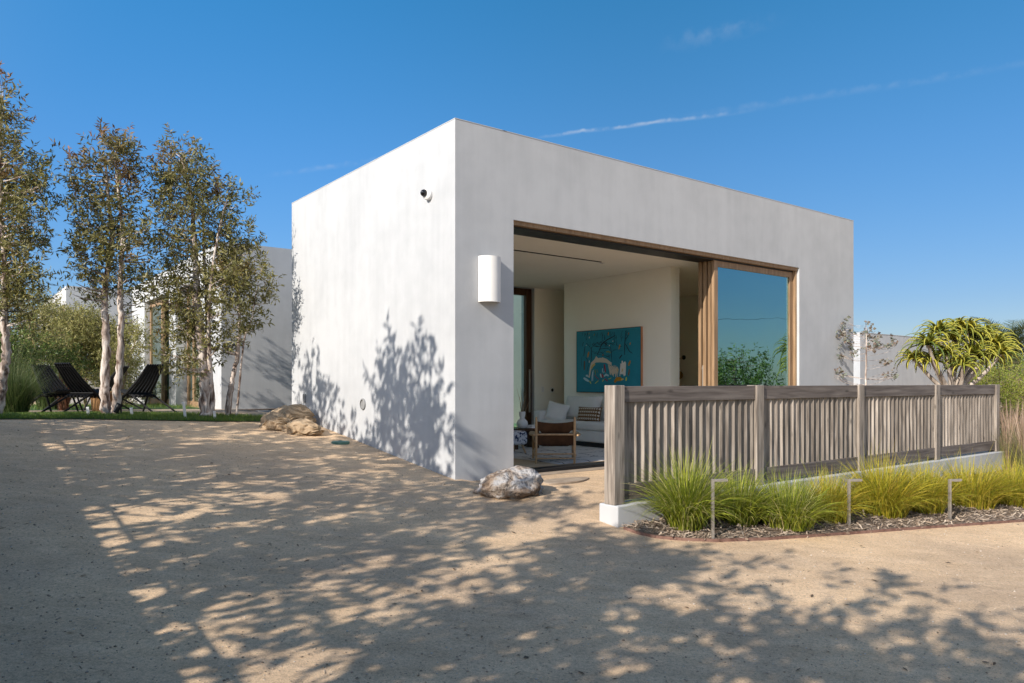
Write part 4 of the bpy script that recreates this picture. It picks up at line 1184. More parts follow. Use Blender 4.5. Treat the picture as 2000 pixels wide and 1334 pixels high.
def on_ground(px, py, dz):
    p = gp(px, py); return (p.x, p.y, p.z + dz)


sack(on_ground(538, 838, .08), (.25, .20, .18), R(-25), 1.3, 'leftmost burlap sack of the heap, on the lawn edge')
sack(on_ground(570, 831, .14), (.29, .25, .22), R(10), 2.9, 'topmost burlap sack at the back of the heap against the wall')
sack(on_ground(590, 847, .07), (.29, .22, .165), R(-24), 4.4, 'front burlap sack with long loose folds nearest the lid')
ld = thing('utility_lid', 'round green utility cover lying flush near the side wall', 'lid', gp(665, 866))
MB().lathe([(.12, -.05), (.135, .0), (.135, .022), (.125, .03), (.06, .032), (0, .031)], seg=28).build('cover', M['lid'], ld)
MB().lathe([(.03, .03), (.03, .04), (.022, .043), (0, .043)], seg=14).build('knob', M['lid'], ld)

# ================================================================== PATIO FURNITURE
def stick_chair():
    r_ = thing('stick_chair', 'x', 'chair', (0, 0, 0), 0, 'black slatted folding chairs round the patio table')
    bs = MB(); nB = 7
    # chair faces -x ; back sticks run from the top rear down to the seat, outer pair on to the ground
    def lerp(a, b__, u): return Vector(a).lerp(Vector(b__), u)
    for i in range(nB):
        y_t, y_b = (i / (nB - 1) - .5) * .32, (i / (nB - 1) - .5) * .54
        a = Vector((.40, y_t, .92)); b__ = Vector((-.16, y_b, .30))
        bs.tube([a, lerp(a, b__, .5) + Vector((.02, 0, -.02)), b__], [.021, .026, .028], 8)
    bs.build('back_slats', M['blackwood'], r_)
    ss = MB()
    for i in range(6):
        y = ((i + .5) / 6 - .5) * .50
        ss.tube([(-.42, y, .43), (-.1, y, .355), (.12, y, .31)], .026, 8)
    ss.build('seat_slats', M['blackwood'], r_)
    for sy in (-1, 1):
        MB().tube([(-.16, sy * .27, .30), (-.30, sy * .28, .0)], .018, 6).build('leg', M['blackwood'], r_)
        MB().tube([(.06, sy * .235, .32), (.66, sy * .25, .0)], .018, 6).build('leg', M['blackwood'], r_)
    rd = MB(); rd.tube([(-.02, -.28, .375), (-.02, .28, .375)], .012, 6); rd.tube([(-.13, -.28, .33), (-.13, .28, .33)], .012, 6); rd.tube([(.36, -.19, .865), (.36, .19, .865)], .011, 6); rd.tube([(-.40, -.26, .425), (-.40, .26, .425)], .011, 6)
    rd.build('crossbar', M['blackwood'], r_)
    return r_


ch = stick_chair()
for i, (px, D, a, lab) in enumerate(((276, 14.4, R(-25), 'black slatted chair right of the tree trunk facing the table'), (158, 13.8, R(252), 'black slatted chair seen from behind, left of the round table'),
                                     (106, 14.6, R(158), 'leftmost black slatted chair, beside the dark grass clump'), (206, 15.65, R(2), 'black slatted chair mostly hidden behind the double tree trunk'))):
    o = ch if i == 0 else copy_tree(ch)
    p = at(px, D); o.location = (p.x, p.y, p.z + .012); o.rotation_euler = (0, 0, a); o['label'] = lab
tb = thing('patio_table', 'round teak drum table between the black chairs', 'table', at(203, 14.9) + Vector((0, 0, .012)))
MB().lathe([(.20, 0), (.22, .03), (.24, .33), (.24, .34), (0, .34)], seg=28).build('drum', M['table'], tb); MB().lathe([(.36, .341), (.37, .35), (.37, .385), (.36, .393), (0, .394)], seg=36).build('table_top', M['table'], tb)
bw = thing('bowl', 'wide grey stone bowl on the round patio table', 'bowl', at(200, 14.9) + Vector((0, 0, .406)))
MB().lathe([(.08, 0), (.13, .03), (.15, .09), (.14, .09), (.12, .04), (0, .03)], seg=24).build('bowl_body', M['grey'], bw)
# white stakes and a spot lamp in the lawn
for px, D, h_, lab in ((173, 12.2, .15, 'white lawn stake left of the double tree trunk'), (258, 12.35, .15, 'white lawn stake just right of the black spotlight'), (362, 12.35, .28, 'tallest white lawn stake, left of the thick peeling trunk'), (420, 12.5, .14, 'short white lawn stake between the thick and the leaning trunks')):
    s_ = thing('lawn_stake', lab, 'stake', at(px, D), 0, 'white stakes in the lawn'); MB().box(-.021, .021, -.012, .012, -.05, h_, .004).build('stake_body', M['white'], s_); s_.rotation_euler = (R(4), R(-5), .3)
spt = thing('garden_spotlight', 'small black garden spotlight at the foot of the double trunk', 'spotlight', at(231, 12.35))
MB().tube([(0, 0, 0), (0, 0, .1)], .012, 8).build('spike', M['black'], spt); MB().tube([(-.04, -.03, .06), (.02, .02, .20)], [.04, .055], 12).build('lamp_head', M['black'], spt); MB().tube([(.05, 0, .0), (.045, 0, .15)], .014, 8).build('bracket', M['black'], spt)

# ================================================================== PATH LIGHTS
for px, yb, yt, lab in ((1392, 1056, 936, 'metal path light at the edge of the big green sedge clump'), (1658, 1034, 936, 'middle metal path light, between the two golden sedge mounds'), (1855, 1023, 936, 'metal path light nearest the right edge of the picture')):
    p = gp(px, yb); hgt = (yb - yt) / F * p.y; arm = .155
    l_ = thing('path_light', lab, 'path light', p, R(12), 'bent metal path lights in the bed')
    MB().box(-.012, .012, -.016, .016, -.05, hgt, .002).build('post', M['steel'], l_)
    MB().box(.0125, arm, -.018, .018, hgt - .026, hgt - .002, .002).build('lamp_arm', M['steel'], l_)
    MB().box(.05, arm - .01, -.012, .012, hgt - .030, hgt - .0265).build('diffuser', M['white'], l_)

# ================================================================== GRASSES
def clump(name, m, loc, parts, label, cat, group=None, dead=None):
    t_ = thing(name, label, cat, loc, 0, group)
    V, Fc = join([blades(**k) for k in parts])
    npmesh('blades', V, Fc, m, t_)
    if dead:
        V, Fc = join([blades(**k) for k in dead[1]]); npmesh('plumes', V, Fc, dead[0], t_)
    return t_


def mound(seed, n, L, r0, W=.0105):
    n = int(n * .55)
    return [dict(n=70, L=L * 1.25, W=W * .8, seed=seed + 2, r0=r0 * 1.6, lean=(.1, 1.3), segs=6, curl=1.0), dict(n=n, L=L, W=W, seed=seed, r0=r0, lean=(.05, .95), segs=5, curl=1.15), dict(n=int(n * 1.1), L=L * 1.0, W=W, seed=seed + 1, r0=r0 * 1.5, lean=(.7, 1.55), segs=6, curl=.95)]


SED = (
    (1340, 7.6, 'sedge', 1150, .72, .12, 'tallest bright green sedge clump at the left end of the bed'),
    (1445, 7.95, 'sedge', 900, .55, .12, 'green sedge clump behind the first path light'),
    (1535, 7.95, 'sedge', 1150, .56, .17, 'yellow green sedge mound between the first and second path lights'),
    (1615, 8.4, 'sedgey', 900, .54, .14, 'low golden sedge mound just left of the middle path light'),
    (1722, 8.9, 'sedgey', 1300, .66, .18, 'big yellow sedge mound right of the middle path light'),
    (1800, 9.3, 'sedgey', 1000, .60, .17, 'golden sedge mound left of the right path light'),
    (1895, 9.8, 'sedgey', 1100, .60, .18, 'orange tipped sedge mound just behind the right path light'),
    (1980, 10.1, 'sedgey', 1000, .62, .18, 'golden sedge mound cut by the right picture edge'),
    (2065, 10.7, 'sedgey', 900, .62, .18, 'golden sedge mound beyond the right picture edge'))
for i, (px, D, m, n, L, r0, lab) in enumerate(SED):
    p = at(px, D); p.z += .02
    clump('sedge_clump', M[m], p, mound(40 + i * 3, n, L, r0), lab, 'ornamental grass', 'sedge clumps along the kerb')
for px, D, n, L, r0, lab in ((28, 12.9, 1500, .78, .20, 'big dark green grass clump left of the black chairs'), (95, 16.4, 800, 1.15, .2, 'feathery green grass behind the leftmost black chair'), (5, 13.6, 900, 1.25, .25, 'tall pale grass clump at the left picture edge')):
    p = at(px, D)
    clump('grass_clump', M['darkgrass'], p, [dict(n=n, L=L, W=.007, seed=int(px) + 7, r0=r0, lean=(.05, .8), segs=5, curl=1.0), dict(n=n // 2, L=L * .8, W=.006, seed=int(px) + 9, r0=r0, lean=(.5, 1.1), segs=5)], lab, 'ornamental grass', 'dark grass clumps by the patio')
clump('bronze_flax', M['flax'], at(124, 15.5), [dict(n=70, L=.75, W=.035, seed=77, r0=.1, lean=(.1, 1.0), segs=4, curl=.5)], 'reddish bronze spiky flax plant behind the black chairs', 'plant')
for i, (px, D, lab) in enumerate(((1972, 13.6, 'fountain grass with pinkish plumes just beyond the fence end'), (2010, 12.8, 'fountain grass clump cut by the right picture edge'), (1990, 15.5, 'pale fountain grass behind the fence end below the lime shrub'))):
    clump('fountain_grass', M['tuftgrass'], at(px, D, -.45), [dict(n=600, L=.85, W=.006, seed=90 + i, r0=.16, lean=(.05, .8), segs=4)], lab, 'ornamental grass', 'fountain grasses past the fence end',
          (M['plume'], [dict(n=80, L=1.15, W=.03, seed=95 + i, r0=.12, lean=(.05, .5), segs=5, curl=.7)]))

# ================================================================== TREES
def bez(pts, n=5):
    """Catmull-Rom through the points"""
    P = [Vector(p) for p in pts]; out = []
    for i in range(len(P) - 1):
        a, b, c, d = P[max(i - 1, 0)], P[i], P[i + 1], P[min(i + 2, len(P) - 1)]
        for k in range(n):
            t = k / n
            out.append(.5 * ((2 * b) + (c - a) * t + (2 * a - 5 * b + 4 * c - d) * t * t + (3 * b - a - 3 * c + d) * t ** 3))
    return out + [P[-1]]


def build_tree(name, label, cat, base, stems, blobs, mleaf, mbark, seed, dens=500, L=.105, W=.026, group=None, nl=11, twig=.28, up=.5, droop=0.0, branches=True, jit=.35, bscale=1.0):
    """stems: list of (world points, r0, r1); blobs: list of (world centre, radius)"""
    t_ = thing(name, label, cat, base, 0, group); base = Vector(base); r = random.Random(seed)
    tm_ = MB(); allp = []
    for pts, r0, r1 in stems:
        q = bez([Vector(p) - base for p in pts], 9); k = len(q)
        rad = [r0 + (r1 - r0) * (i / (k - 1)) ** .8 for i in range(k)]
        rad[0] *= 1.35; rad[1] *= 1.12
        q = [p + Vector((r.uniform(-1, 1), r.uniform(-1, 1), 0)) * rad[i] * .25 for i, p in enumerate(q)]
        tm_.tube(q, rad, 12, rough=.17, rng=r); allp += list(zip(q, rad))
    if branches:
        for c, rr in blobs:
            c = Vector(c) - base; rz_ = rr if not hasattr(rr, '__len__') else rr[0]
            for _ in range(3):
                tgt = c + Vector((r.gauss(0, 1), r.gauss(0, 1), r.gauss(0, 1))) * rz_ * .42
                cand = [(p, ra) for p, ra in allp if p.z < tgt.z - .05] or allp
                p, ra = min(cand, key=lambda e: (e[0] - tgt).length + abs((e[0] - tgt).length - .5) * .3)
                mid = p.lerp(tgt, .5) + Vector((r.uniform(-.05, .05), r.uniform(-.05, .05), r.uniform(-.06, .02)))
                rb = min(ra * .55, .012 + .012 * (p - tgt).length) * bscale
                tm_.tube(bez([p, mid, tgt], 3), [rb + (.003 - rb) * k / 6 for k in range(7)], 6)
    tm_.build('trunk', mbark, t_, 60)
    V, Fc, TV, TF = sprays([(tuple(Vector(c) - base), rr) for c, rr in blobs], dens, L, W, seed, nl=nl, twig=twig, up=up, droop=droop, jit=jit)
    cr = npmesh('crown', V, Fc, mleaf, t_)
    npmesh('twigs', TV, TF, M['twig'], cr)
    return t_


def crown(lst, D, seed, ydepth=.3, flat=1.0):
    r = random.Random(seed); out = []
    for px, py, pr in lst:
        d = D + r.uniform(-ydepth, ydepth); rad = pr * .9 / F * d
        out.append((at(px, d, py=py), (rad, rad * .95, rad * flat)))
    return out


def stem(lst, D, r0, r1, dy=0.0):
    n = len(lst); pts = [at(px, D + dy * i / max(1, n - 1), py=py) for i, (px, py) in enumerate(lst)]
    pts[0].z = ground(pts[0].x, pts[0].y) - .05
    return (pts, r0, r1)


LEAF = [(0.105, 0.095, 0.025), (0.21, 0.18, 0.045), (0.055, 0.065, 0.022), (0.26, 0.235, 0.08), (0.13, 0.135, 0.035), (0.34, 0.31, 0.15), (0.14, 0.15, 0.045)]
YOUNG = (0.27, 0.115, 0.065)
M['mela1'] = leafmat('willow_leaves', LEAF, YOUNG, 3.2, 5.2, trans=.28)
M['mela2'] = leafmat('willow_leaves_olive', [tuple(v * 1.12 for v in c) for c in LEAF], YOUNG, 3.6, 6.0, trans=.3)

build_tree('willow_tree', 'slender paperbark tree with two pale trunks beside the black chairs', 'tree', at(216, 12.4),
           [stem([(208, 822), (206, 740), (208, 640), (204, 570), (218, 470), (212, 390), (206, 320)], 12.4, .085, .018, .1), stem([(222, 822), (232, 740), (237, 640), (234, 560), (240, 470), (232, 380), (224, 300)], 12.45, .075, .016, -.1)],
           crown([(205, 300, 42), (235, 300, 32), (170, 322, 30), (180, 350, 40), (235, 350, 36), (200, 400, 44), (250, 395, 22), (160, 385, 26), (172, 425, 28), (210, 450, 42), (160, 460, 24), (182, 490, 44), (235, 480, 34), (150, 505, 18), (210, 535, 44), (160, 545, 24), (250, 530, 30),
                  (265, 560, 30), (185, 575, 26), (146, 560, 16), (285, 470, 26), (300, 500, 22), (262, 605, 18)], 12.4, 1), M['mela1'], M['bark'], 101, group='paperbark trees along the lawn')
build_tree('willow_tree', 'tallest leafy paperbark tree with a thick peeling trunk in front of the rear wing', 'tree', at(404, 12.75),
           [stem([(402, 824), (400, 740), (390, 650), (384, 560), (380, 470), (374, 390), (356, 310)], 12.75, .105, .018, .1), stem([(416, 824), (412, 740), (408, 640), (412, 560), (422, 480), (440, 400)], 12.8, .05, .012, -.15), stem([(396, 822), (404, 720), (404, 600), (398, 480), (396, 380)], 12.85, .05, .012, .2)],
           crown([(350, 305, 30), (385, 318, 30), (320, 335, 34), (355, 350, 40), (400, 360, 36), (305, 385, 26), (345, 400, 46), (395, 410, 40), (440, 375, 28), (462, 398, 22), (430, 420, 34), (310, 430, 28), (365, 455, 46), (420, 460, 38), (455, 445, 20), (322, 480, 28), (385, 510, 46), (435, 500, 36),
                  (345, 540, 36), (405, 560, 40), (440, 555, 30), (330, 590, 34), (375, 600, 40), (420, 610, 30), (345, 645, 34), (390, 655, 34), (335, 690, 26), (370, 700, 32), (420, 680, 22), (360, 725, 22), (330, 560, 24)], 12.75, 2), M['mela2'], M['bark'], 202, group='paperbark trees along the lawn')
build_tree('willow_tree', 'small leaning paperbark tree at the right end of the lawn', 'tree', at(446, 13.05),
           [stem([(444, 824), (450, 760), (462, 700), (468, 640), (464, 560), (462, 490)], 13.05, .06, .012, 0), stem([(462, 720), (476, 670), (492, 620), (500, 570)], 13.05, .022, .006, -.1)],
           crown([(470, 470, 28), (455, 500, 34), (495, 490, 22), (480, 525, 36), (450, 545, 34), (505, 540, 22), (480, 565, 34), (515, 580, 20), (520, 560, 14), (458, 590, 30), (490, 605, 24), (465, 630, 24), (500, 630, 12), (440, 690, 22), (436, 660, 24), (455, 655, 20)], 13.05, 3), M['mela2'], M['bark'], 303, group='paperbark trees along the lawn')
build_tree('willow_tree', 'tall dense paperbark tree cut by the left picture edge', 'tree', at(-6, 11.9),
           [stem([(-8, 815), (6, 740), (12, 680), (8, 600), (10, 520), (2, 420), (0, 320), (2, 200)], 11.9, .085, .015, 0)],
           crown([(2, 150, 12), (4, 190, 20), (6, 225, 24), (14, 262, 22), (-20, 240, 40), (22, 300, 34), (55, 310, 26), (-20, 320, 50), (30, 350, 42), (72, 345, 22), (-10, 390, 50), (52, 390, 38), (80, 375, 16), (20, 430, 48), (66, 425, 26), (-20, 450, 50), (40, 475, 44), (75, 470, 18), (5, 510, 44), (50, 520, 30), (-20, 540, 40),
                  (25, 560, 36), (62, 555, 22), (35, 600, 26), (70, 590, 16), (0, 600, 30), (50, 635, 18), (20, 640, 18)], 11.9, 4), M['mela2'], M['bark'], 404, group='paperbark trees along the lawn')


def bush(name, label, px, D, py, w_, h_, mleaf, seed, dens=520, L=.075, W=.024, n=9, group=None, cat='shrub', nl=9, up=.3):
    """rounded shrub of clumps, w_ x h_ metres, its middle at photo row py"""
    r = random.Random(seed); base = at(px, D); c = at(px, D, py=py)
    bl = []
    for k in range(n):
        a = r.uniform(0, 6.28); q = r.random() ** .5
        rr = min(w_, h_) * r.uniform(.24, .36)
        bl.append((c + Vector((math.cos(a) * q * (w_ / 2 - rr * .6), math.sin(a) * q * w_ * .3, r.uniform(-.5, .5) * (h_ - rr))), (rr, rr, rr * .9)))
    stems = []
    for k in range(3):
        b_ = bl[k % len(bl)][0]; a = base + Vector((r.uniform(-.1, .1), r.uniform(-.1, .1), -.05))
        stems.append(([a, a.lerp(b_, .5) + Vector((0, 0, .1)), b_], .03, .01))
    return build_tree(name, label, cat, base, stems, bl, mleaf, M['twig'], seed, dens=dens, L=L, W=W, group=group, nl=nl, twig=.24, up=up)


G = 'shrubs behind the patio'
bush('garden_shrub', 'olive grey shrub at the foot of the far house window', 120, 19.5, 668, 2.0, 2.0, M['olive'], 51, group=G, n=13)
bush('garden_shrub', 'yellowish shrub behind the double tree trunk', 195, 20, 672, 1.9, 1.9, M['olive'], 52, group=G, n=12)
bush('garden_shrub', 'tall loose olive bush at the left picture edge', 40, 16.5, 640, 1.7, 2.0, M['olive'], 53, group=G, n=12, dens=200)
bush('garden_shrub', 'bright green shrub above the leftmost black chair', 90, 17.5, 712, 1.5, 1.3, M['greenbush'], 54, group=G, n=9)
bush('garden_shrub', 'loose olive bush between the double trunk and the rear wing', 235, 18.8, 690, 1.1, 1.9, M['olive'], 55, group=G, n=9)
bush('garden_shrub', 'low green shrub at the back of the lawn behind the table', 175, 19.2, 745, 2.0, .9, M['olive'], 56, group=G, n=9)
bush('garden_shrub', 'dark leafy shrub behind the big grass clump', 15, 14.8, 700, 1.2, 1.2, M['greenbush'], 57, group=G, n=8)
bush('garden_shrub', 'wispy pale shrub left of the far house window', 60, 21, 600, 1.6, 1.6, M['olive'], 58, group=G, n=9, dens=120)
bush('garden_shrub', 'low pale shrub beside the sunlit end of the rear wing', 240, 21.5, 752, 1.5, 1.0, M['olive'], 59, group=G, n=7)

# silver dollar sapling by the wall end
sb = at(1691, 14.35, -.4)
eb_ = [at(1645, 14.56, py=645), at(1655, 14.58, py=632), at(1660, 14.62, py=650), at(1640, 14.54, py=655), at(1650, 14.58, py=668), at(1662, 14.62, py=672), at(1655, 14.62, py=690), at(1645, 14.58, py=700), at(1630, 14.54, py=735), at(1640, 14.58, py=728),
       at(1700, 14.35, py=645), at(1710, 14.35, py=655), at(1715, 14.4, py=665), at(1695, 14.4, py=662), at(1725, 14.35, py=672), at(1740, 14.35, py=676), at(1745, 14.35, py=682), at(1735, 14.4, py=702), at(1740, 14.4, py=735), at(1755, 14.4, py=732), at(1692, 14.35, py=640), at(1700, 14.35, py=675)]
build_tree('eucalyptus_sapling', 'young thin eucalyptus with sparse round grey leaves by the wall end', 'tree', sb,
           [([sb, at(1691, 14.35, py=752), at(1692, 14.35, py=690), at(1692, 14.35, py=660), at(1691, 14.35, py=625)], .024, .004)],
           [(p, (.085, .085, .085)) for p in eb_], M['euc'], M['bark'], 61, dens=560, L=.07, W=.06, nl=5, twig=.12, up=.2, bscale=.3)

# ---- tree aloe
def tree_aloe():
    D = 14.6; base = at(1862, D, -.5)
    t_ = thing('tree_aloe', 'branching tree aloe with drooping yellow green rosettes behind the fence end', 'tree', base)
    heads = [(1812, 672, .62), (1785, 700, .45), (1832, 648, .6), (1862, 662, .62), (1890, 645, .62), (1925, 655, .62), (1900, 690, .66), (1945, 672, .6), (1848, 690, .5), (1880, 712, .5), (1925, 700, .55), (1955, 690, .5), (1820, 705, .45), (1905, 660, .5), (1870, 640, .5)]
    r = random.Random(15); tb_ = MB(); fork = at(1862, D, py=775) - base
    tb_.tube([(0, 0, -.05), fork * .6, fork], [.13, .10, .08], 12, rough=.06, rng=r)
    lb = MB()
    for k, (px, py, L) in enumerate(heads):
        p = at(px, D + r.uniform(-.45, .45), py=py) - base
        mid = fork.lerp(p, .5) + Vector((r.uniform(-.05, .05), r.uniform(-.05, .05), -.06))
        tb_.tube(bez([fork, mid, p - Vector((0, 0, .02))], 4), [.052 - .0035 * i for i in range(9)], 8, rough=.06, rng=r)
        n = 38
        for i in range(n):
            a = i * 2.39996 + r.uniform(-.15, .15); el0 = R(78) - R(85) * (i / n); ln = L * (.72 + .42 * i / n) * r.uniform(.88, 1.1)
            h_ = Vector((math.cos(a), math.sin(a), 0)); sd_ = Vector((-math.sin(a), math.cos(a), 0))
            q = p.copy(); rows = []; segs = 7; wd = .072 * r.uniform(.85, 1.1)
            for j in range(segs + 1):
                u = j / segs; ww = wd * (1 - u) ** .75 * .5 + .002
                e = el0 - u * u * R(112) - u * R(30)
                d = h_ * math.cos(e) + Vector((0, 0, 1)) * math.sin(e)
                nn = sd_.cross(d).normalized()
                rows.append((q - sd_ * ww - nn * ww * -.55, q, q + sd_ * ww - nn * ww * -.55, q - nn * ww * .0 + nn * -.012 * (1 - u)))
                q = q + d * ln / segs
            vs = [v_ for row in rows for v_ in row]; fs = []
            for j in range(segs):
                b0, b1 = 4 * j, 4 * j + 4
                fs += [(b0, b0 + 1, b1 + 1, b1), (b0 + 1, b0 + 2, b1 + 2, b1 + 1), (b0 + 2, b0 + 3, b1 + 3, b1 + 2), (b0 + 3, b0, b1, b1 + 3)]
            lb.add(vs, fs, True)
    tb_.build('trunk', M['aloebark'], t_, 60); lb.build('crown', M['aloeleaf'], t_, 0)


M['aloeleaf'] = leafmat('aloe_leaves', [(0.09, 0.14, 0.03), (0.30, 0.30, 0.045), (0.50, 0.44, 0.06), (0.17, 0.21, 0.035), (0.42, 0.39, 0.055)], trans=.12, rough=.4)
tree_aloe()


def palm(label, px, D, py, L, seed, nf=34):
    base = at(px, D, -1.0); t_ = thing('palm_tree', label, 'tree', base); r = random.Random(seed); top = at(px, D, py=py) - base
    MB().tube([(0, 0, 0), top * .5, top], [.26, .24, .28], 12, rough=.1, rng=r).build('trunk', M['palmtrunk'], t_, 60)
    Vs, Fs = [], []; rb = MB(); n0 = 0
    for i in range(nf):
        a = i * 2.39996; e0 = R(85) - R(100) * i / nf; h_ = Vector((math.cos(a), math.sin(a), 0)); sd_ = Vector((-math.sin(a), math.cos(a), 0)); q = top.copy(); pts = []
        segs = 16; l_ = L * r.uniform(.85, 1.1)
        for j in range(segs + 1):
            u = j / segs; e = e0 - u * R(70); d = h_ * math.cos(e) + Vector((0, 0, math.sin(e))); pts.append((q.copy(), d.copy(), u)); q = q + d * l_ / segs
        rb.tube([p for p, _, _ in pts], [.02 * (1 - .8 * u) for _, _, u in pts], 5)
        for p, d, u in pts[1:]:
            for sub in range(3):
                for s_ in (-1, 1):
                    pp = p - d * (l_ / segs) * sub / 3
                    ll = .42 * math.sin(math.pi * (.12 + .86 * u)) * r.uniform(.85, 1.1) + .05
                    nn = sd_.cross(d).normalized(); ld_ = (sd_ * s_ * .85 + d * .65 + nn * -.25 + Vector((0, 0, r.uniform(-.2, .1)))).normalized(); w_ = d * .014
                    Vs += [pp - w_, pp + w_, pp + ld_ * ll * .6 + w_ * .8, pp + ld_ * ll]; Fs.append((n0, n0 + 1, n0 + 2, n0 + 3)); n0 += 4
    c_ = npmesh('crown', np.array([v_[:] for v_ in Vs]), np.array(Fs), M['palm'], t_); rb.build('fronds', M['palm'], c_, 0)


palm('feathery palm with arching fronds behind the tree aloe', 1975, 24, 694, 1.75, 3)
G2 = 'shrubs beyond the fence end'
bush('lime_shrub', 'bright yellow green shrub right of the tree aloe', 1935, 17.5, 770, 1.7, 1.6, M['limebush'], 71, n=16, dens=420, L=.045, W=.02, group=G2)
bush('lime_shrub', 'yellow green shrub at the right picture edge below the palm', 2005, 18.5, 760, 1.5, 1.6, M['limebush'], 72, n=12, dens=380, L=.045, W=.02, group=G2)
bush('green_shrub', 'dark green shrub below the palm at the right', 1985, 21.5, 745, 2.0, 1.4, M['greenbush'], 73, n=12, dens=300, group=G2)
hd = thing('clipped_hedge', 'low dark clipped hedge behind the fountain grass', 'hedge', at(1985, 17, -.6), ROT)
V, Fc, TV, TF = sprays([((x, 0, .55), (.3, .3, .28)) for x in np.arange(-.9, 4, .35)], 420, .05, .025, 33, nl=8, twig=.14); npmesh('foliage', V, Fc, M['greenbush'], hd)
MB().tube([(-.9, 0, .5), (4, 0, .5)], .05, 6).build('branches', M['twig'], hd)

# overhead wires at the right
wv = MB(); a, b_ = Vector((-8, 60, 7.6)), Vector((75, 62, 13.8))
def wire(a, b_, name, lab, sag=1.2, rad=.014):
    pts = [Vector(a).lerp(Vector(b_), i / 24) - Vector((0, 0, sag * 4 * (i / 24) * (1 - i / 24))) for i in range(25)]
    tag(MB().tube(pts, rad, 5).build(name, M['black']), lab, 'wire')
wire(at(1560, 42, py=672), at(2300, 42, py=598), 'power_line', 'thin overhead wire crossing the sky behind the palm', .5)

# ================================================================== BESIDE THE YARD: reflected and shading neighbours
# trees and wires east of the house, seen in the big pane
def yard_tree(name, label, loc, h_, rad, seed, mleaf, dens=60, L=.13, W=.05, n=16, trunk=.12, group=None, low=.35, cl=(.30, .48)):
    r = random.Random(seed); base = Vector((loc[0], loc[1], ground(loc[0], loc[1]))); bl = []
    for k in range(n):
        a = r.uniform(0, 6.28); q = r.random() ** .5; z = h_ * (low + (1 - low) * (k + .5) / n) - rad * .3
        env = math.sin(math.pi * min(1, max(.12, .15 + .8 * (k + .5) / n))) * rad
        rr = rad * r.uniform(*cl)
        bl.append((base + Vector((math.cos(a) * q * env, math.sin(a) * q * env, z)), (rr, rr, rr * .75)))
    top = base + Vector((r.uniform(-.3, .3), r.uniform(-.3, .3), h_ * .85))
    return build_tree(name, label, 'tree', base, [([base - Vector((0, 0, .1)), base.lerp(top, .4) + Vector((r.uniform(-.2, .2), r.uniform(-.2, .2), 0)), top], trunk, .03)], bl, mleaf, M['darkbark'], seed, dens=dens, L=L, W=W, nl=9, twig=.45, up=.25, group=group)


G3 = 'trees across the path mirrored in the pane'
yard_tree('garden_tree', 'round leafy green tree mirrored at the lower left of the big pane', (20.0, 13.3), 3.4, 1.9, 81, M['greenbush'], dens=110, L=.14, W=.05, n=22, low=.2, group=G3)
yard_tree('garden_tree', 'thin airy green tree mirrored at the lower right of the big pane', (21.5, 16.6), 2.9, 1.6, 82, M['greenbush'], dens=24, L=.14, W=.04, n=14, low=.3, group=G3)
wire((26, -4, 4.6), (30, 34, 4.9), 'power_line', 'overhead wire mirrored across the big pane', .5, .007)

# boundary fence and shade trees on the sun side of the yard (they throw the dappled shade)
bf = thing('boundary_fence', 'tall solid board fence with a thin top rail left of the yard', 'fence', C0, ROT)
x = -6.75
def ft(y):
    q = st(-4.0, y + .55); return ground(q.x, q.y) + 1.66
bd = MB(); y = -13.0
while y < 6.5:
    bd.box(x - .012, x + .012, y, y + .139, -1.2, ft(y)); y += .1395
bd.build('boards', M['fence'], bf)
for k in range(9): MB().box(x - .05, x + .05, -12.9 + 2.4 * k, -12.8 + 2.4 * k, -1.2, ft(-12.85 + 2.4 * k) + .14).build('post', M['fence'], bf)
rl = MB()
for k in range(39):
    y0, y1 = -13 + .5 * k, -12.5 + .5 * k; a, b_ = ft(y0) + .125, ft(y1) + .125
    rl.add([(x - .009, y0, a), (x + .009, y0, a), (x + .009, y1, b_), (x - .009, y1, b_), (x - .009, y0, a + .02), (x + .009, y0, a + .02), (x + .009, y1, b_ + .02), (x - .009, y1, b_ + .02)], [(0, 3, 2, 1), (4, 5, 6, 7), (0, 1, 5, 4), (1, 2, 6, 5), (2, 3, 7, 6), (3, 0, 4, 7)])
rl.build('top_rail', M['fencex'], bf)
G4 = 'shade trees along the boundary fence'
M['shade'] = leafmat('shade_tree_leaves', [(0.05, 0.075, 0.025), (0.08, 0.11, 0.035), (0.12, 0.14, 0.05)], trans=.12)


def shade(s, t, h_, rad, seed, label, **k):
    p = st(s, t); yard_tree('shade_tree', label, (p.x, p.y), h_, rad, seed, M['shade'], group=G4, cl=(.20, .36), L=.19, W=.085, **k)


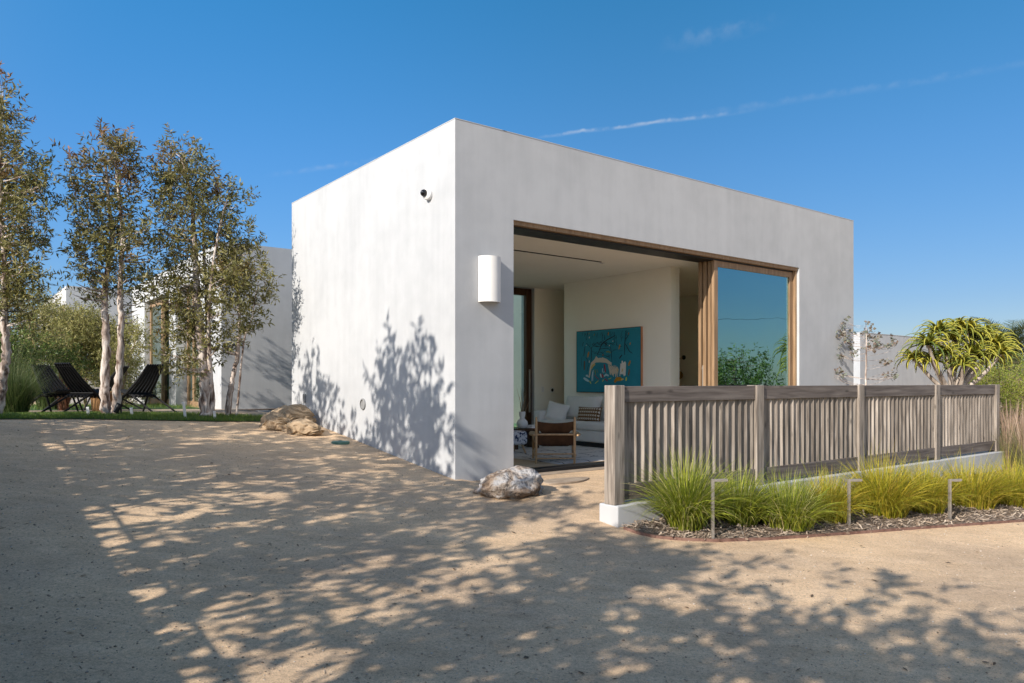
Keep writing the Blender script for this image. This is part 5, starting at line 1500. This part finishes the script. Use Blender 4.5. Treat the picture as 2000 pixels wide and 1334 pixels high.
shade(-8.6, 2.3, 6.5, 1.25, 91, 'narrow shade tree at the far end of the boundary fence', dens=114, n=33, low=.2)
shade(-8.5, -.75, 7.05, 1.5, 92, 'broad shade tree by the boundary fence level with the house corner', dens=101, n=34, low=.25)
shade(-7.9, .8, 4.7, 1.5, 97, 'low rounded shade tree between the narrow and the broad shade trees', dens=114, n=30, low=.35)
shade(-7.9, 4.0, 4.6, 1.4, 98, 'low shade tree past the narrow shade tree at the fence end', dens=110, n=28, low=.35)
shade(-8.9, -3.3, 5.9, 1.6, 93, 'loose shade tree by the boundary fence left of the yard', dens=99, n=24, low=.40)
shade(-9.2, -5.6, 6.0, 1.8, 94, 'wide shade tree left behind the viewer', dens=99, n=25, low=.42)
shade(-8.8, -7.7, 6.05, 1.85, 95, 'big shade tree behind the viewer at the boundary fence', dens=94, n=28, low=.40)
shade(-8.6, -10.2, 6.5, 2.0, 96, 'last shade tree far behind the viewer', dens=83, n=26, low=.4)


def litter():
    """dead leaves and twig bits lying on the yard"""
    g = np.random.default_rng(77); r = random.Random(77); pts = []
    while len(pts) < 260:
        D = 3.2 * (12.0 / 3.2) ** r.random(); q = r.uniform(-30, 2050); x = (q - CX) / F * D; ss, tt = to_st(x, D)
        if (ss > -.1 and tt > -.1) or inside((x, D), BED) or inside((x, D), LAWN) or (ss > .3 and tt > -2.5): continue
        pts.append((x, D, ground(x, D) + .006))
    n = len(pts); P = np.array(pts); a = g.uniform(0, 6.28, n)
    d = np.stack([np.cos(a), np.sin(a), g.normal(0, .15, n)], 1); sd_ = np.stack([-np.sin(a), np.cos(a), g.normal(0, .25, n)], 1)
    l = g.uniform(.008, .035, (n, 1)); w_ = l * g.uniform(.12, .35, (n, 1))
    V = np.stack([P - d * l, P + sd_ * w_ + np.array([0, 0, .004]), P + d * l, P - sd_ * w_], 1).reshape(-1, 3)
    tag(npmesh('leaf_litter', V, np.arange(4 * n).reshape(n, 4), M['litter']), 'dead brown leaves and twig bits scattered on the yard', 'leaves', kind='stuff')


M['litter'] = leafmat('dead_leaves', [(0.10, 0.06, 0.035), (0.2, 0.13, 0.075), (0.06, 0.04, 0.03), (0.32, 0.23, 0.14)], trans=0.0, rough=0.9)
litter()
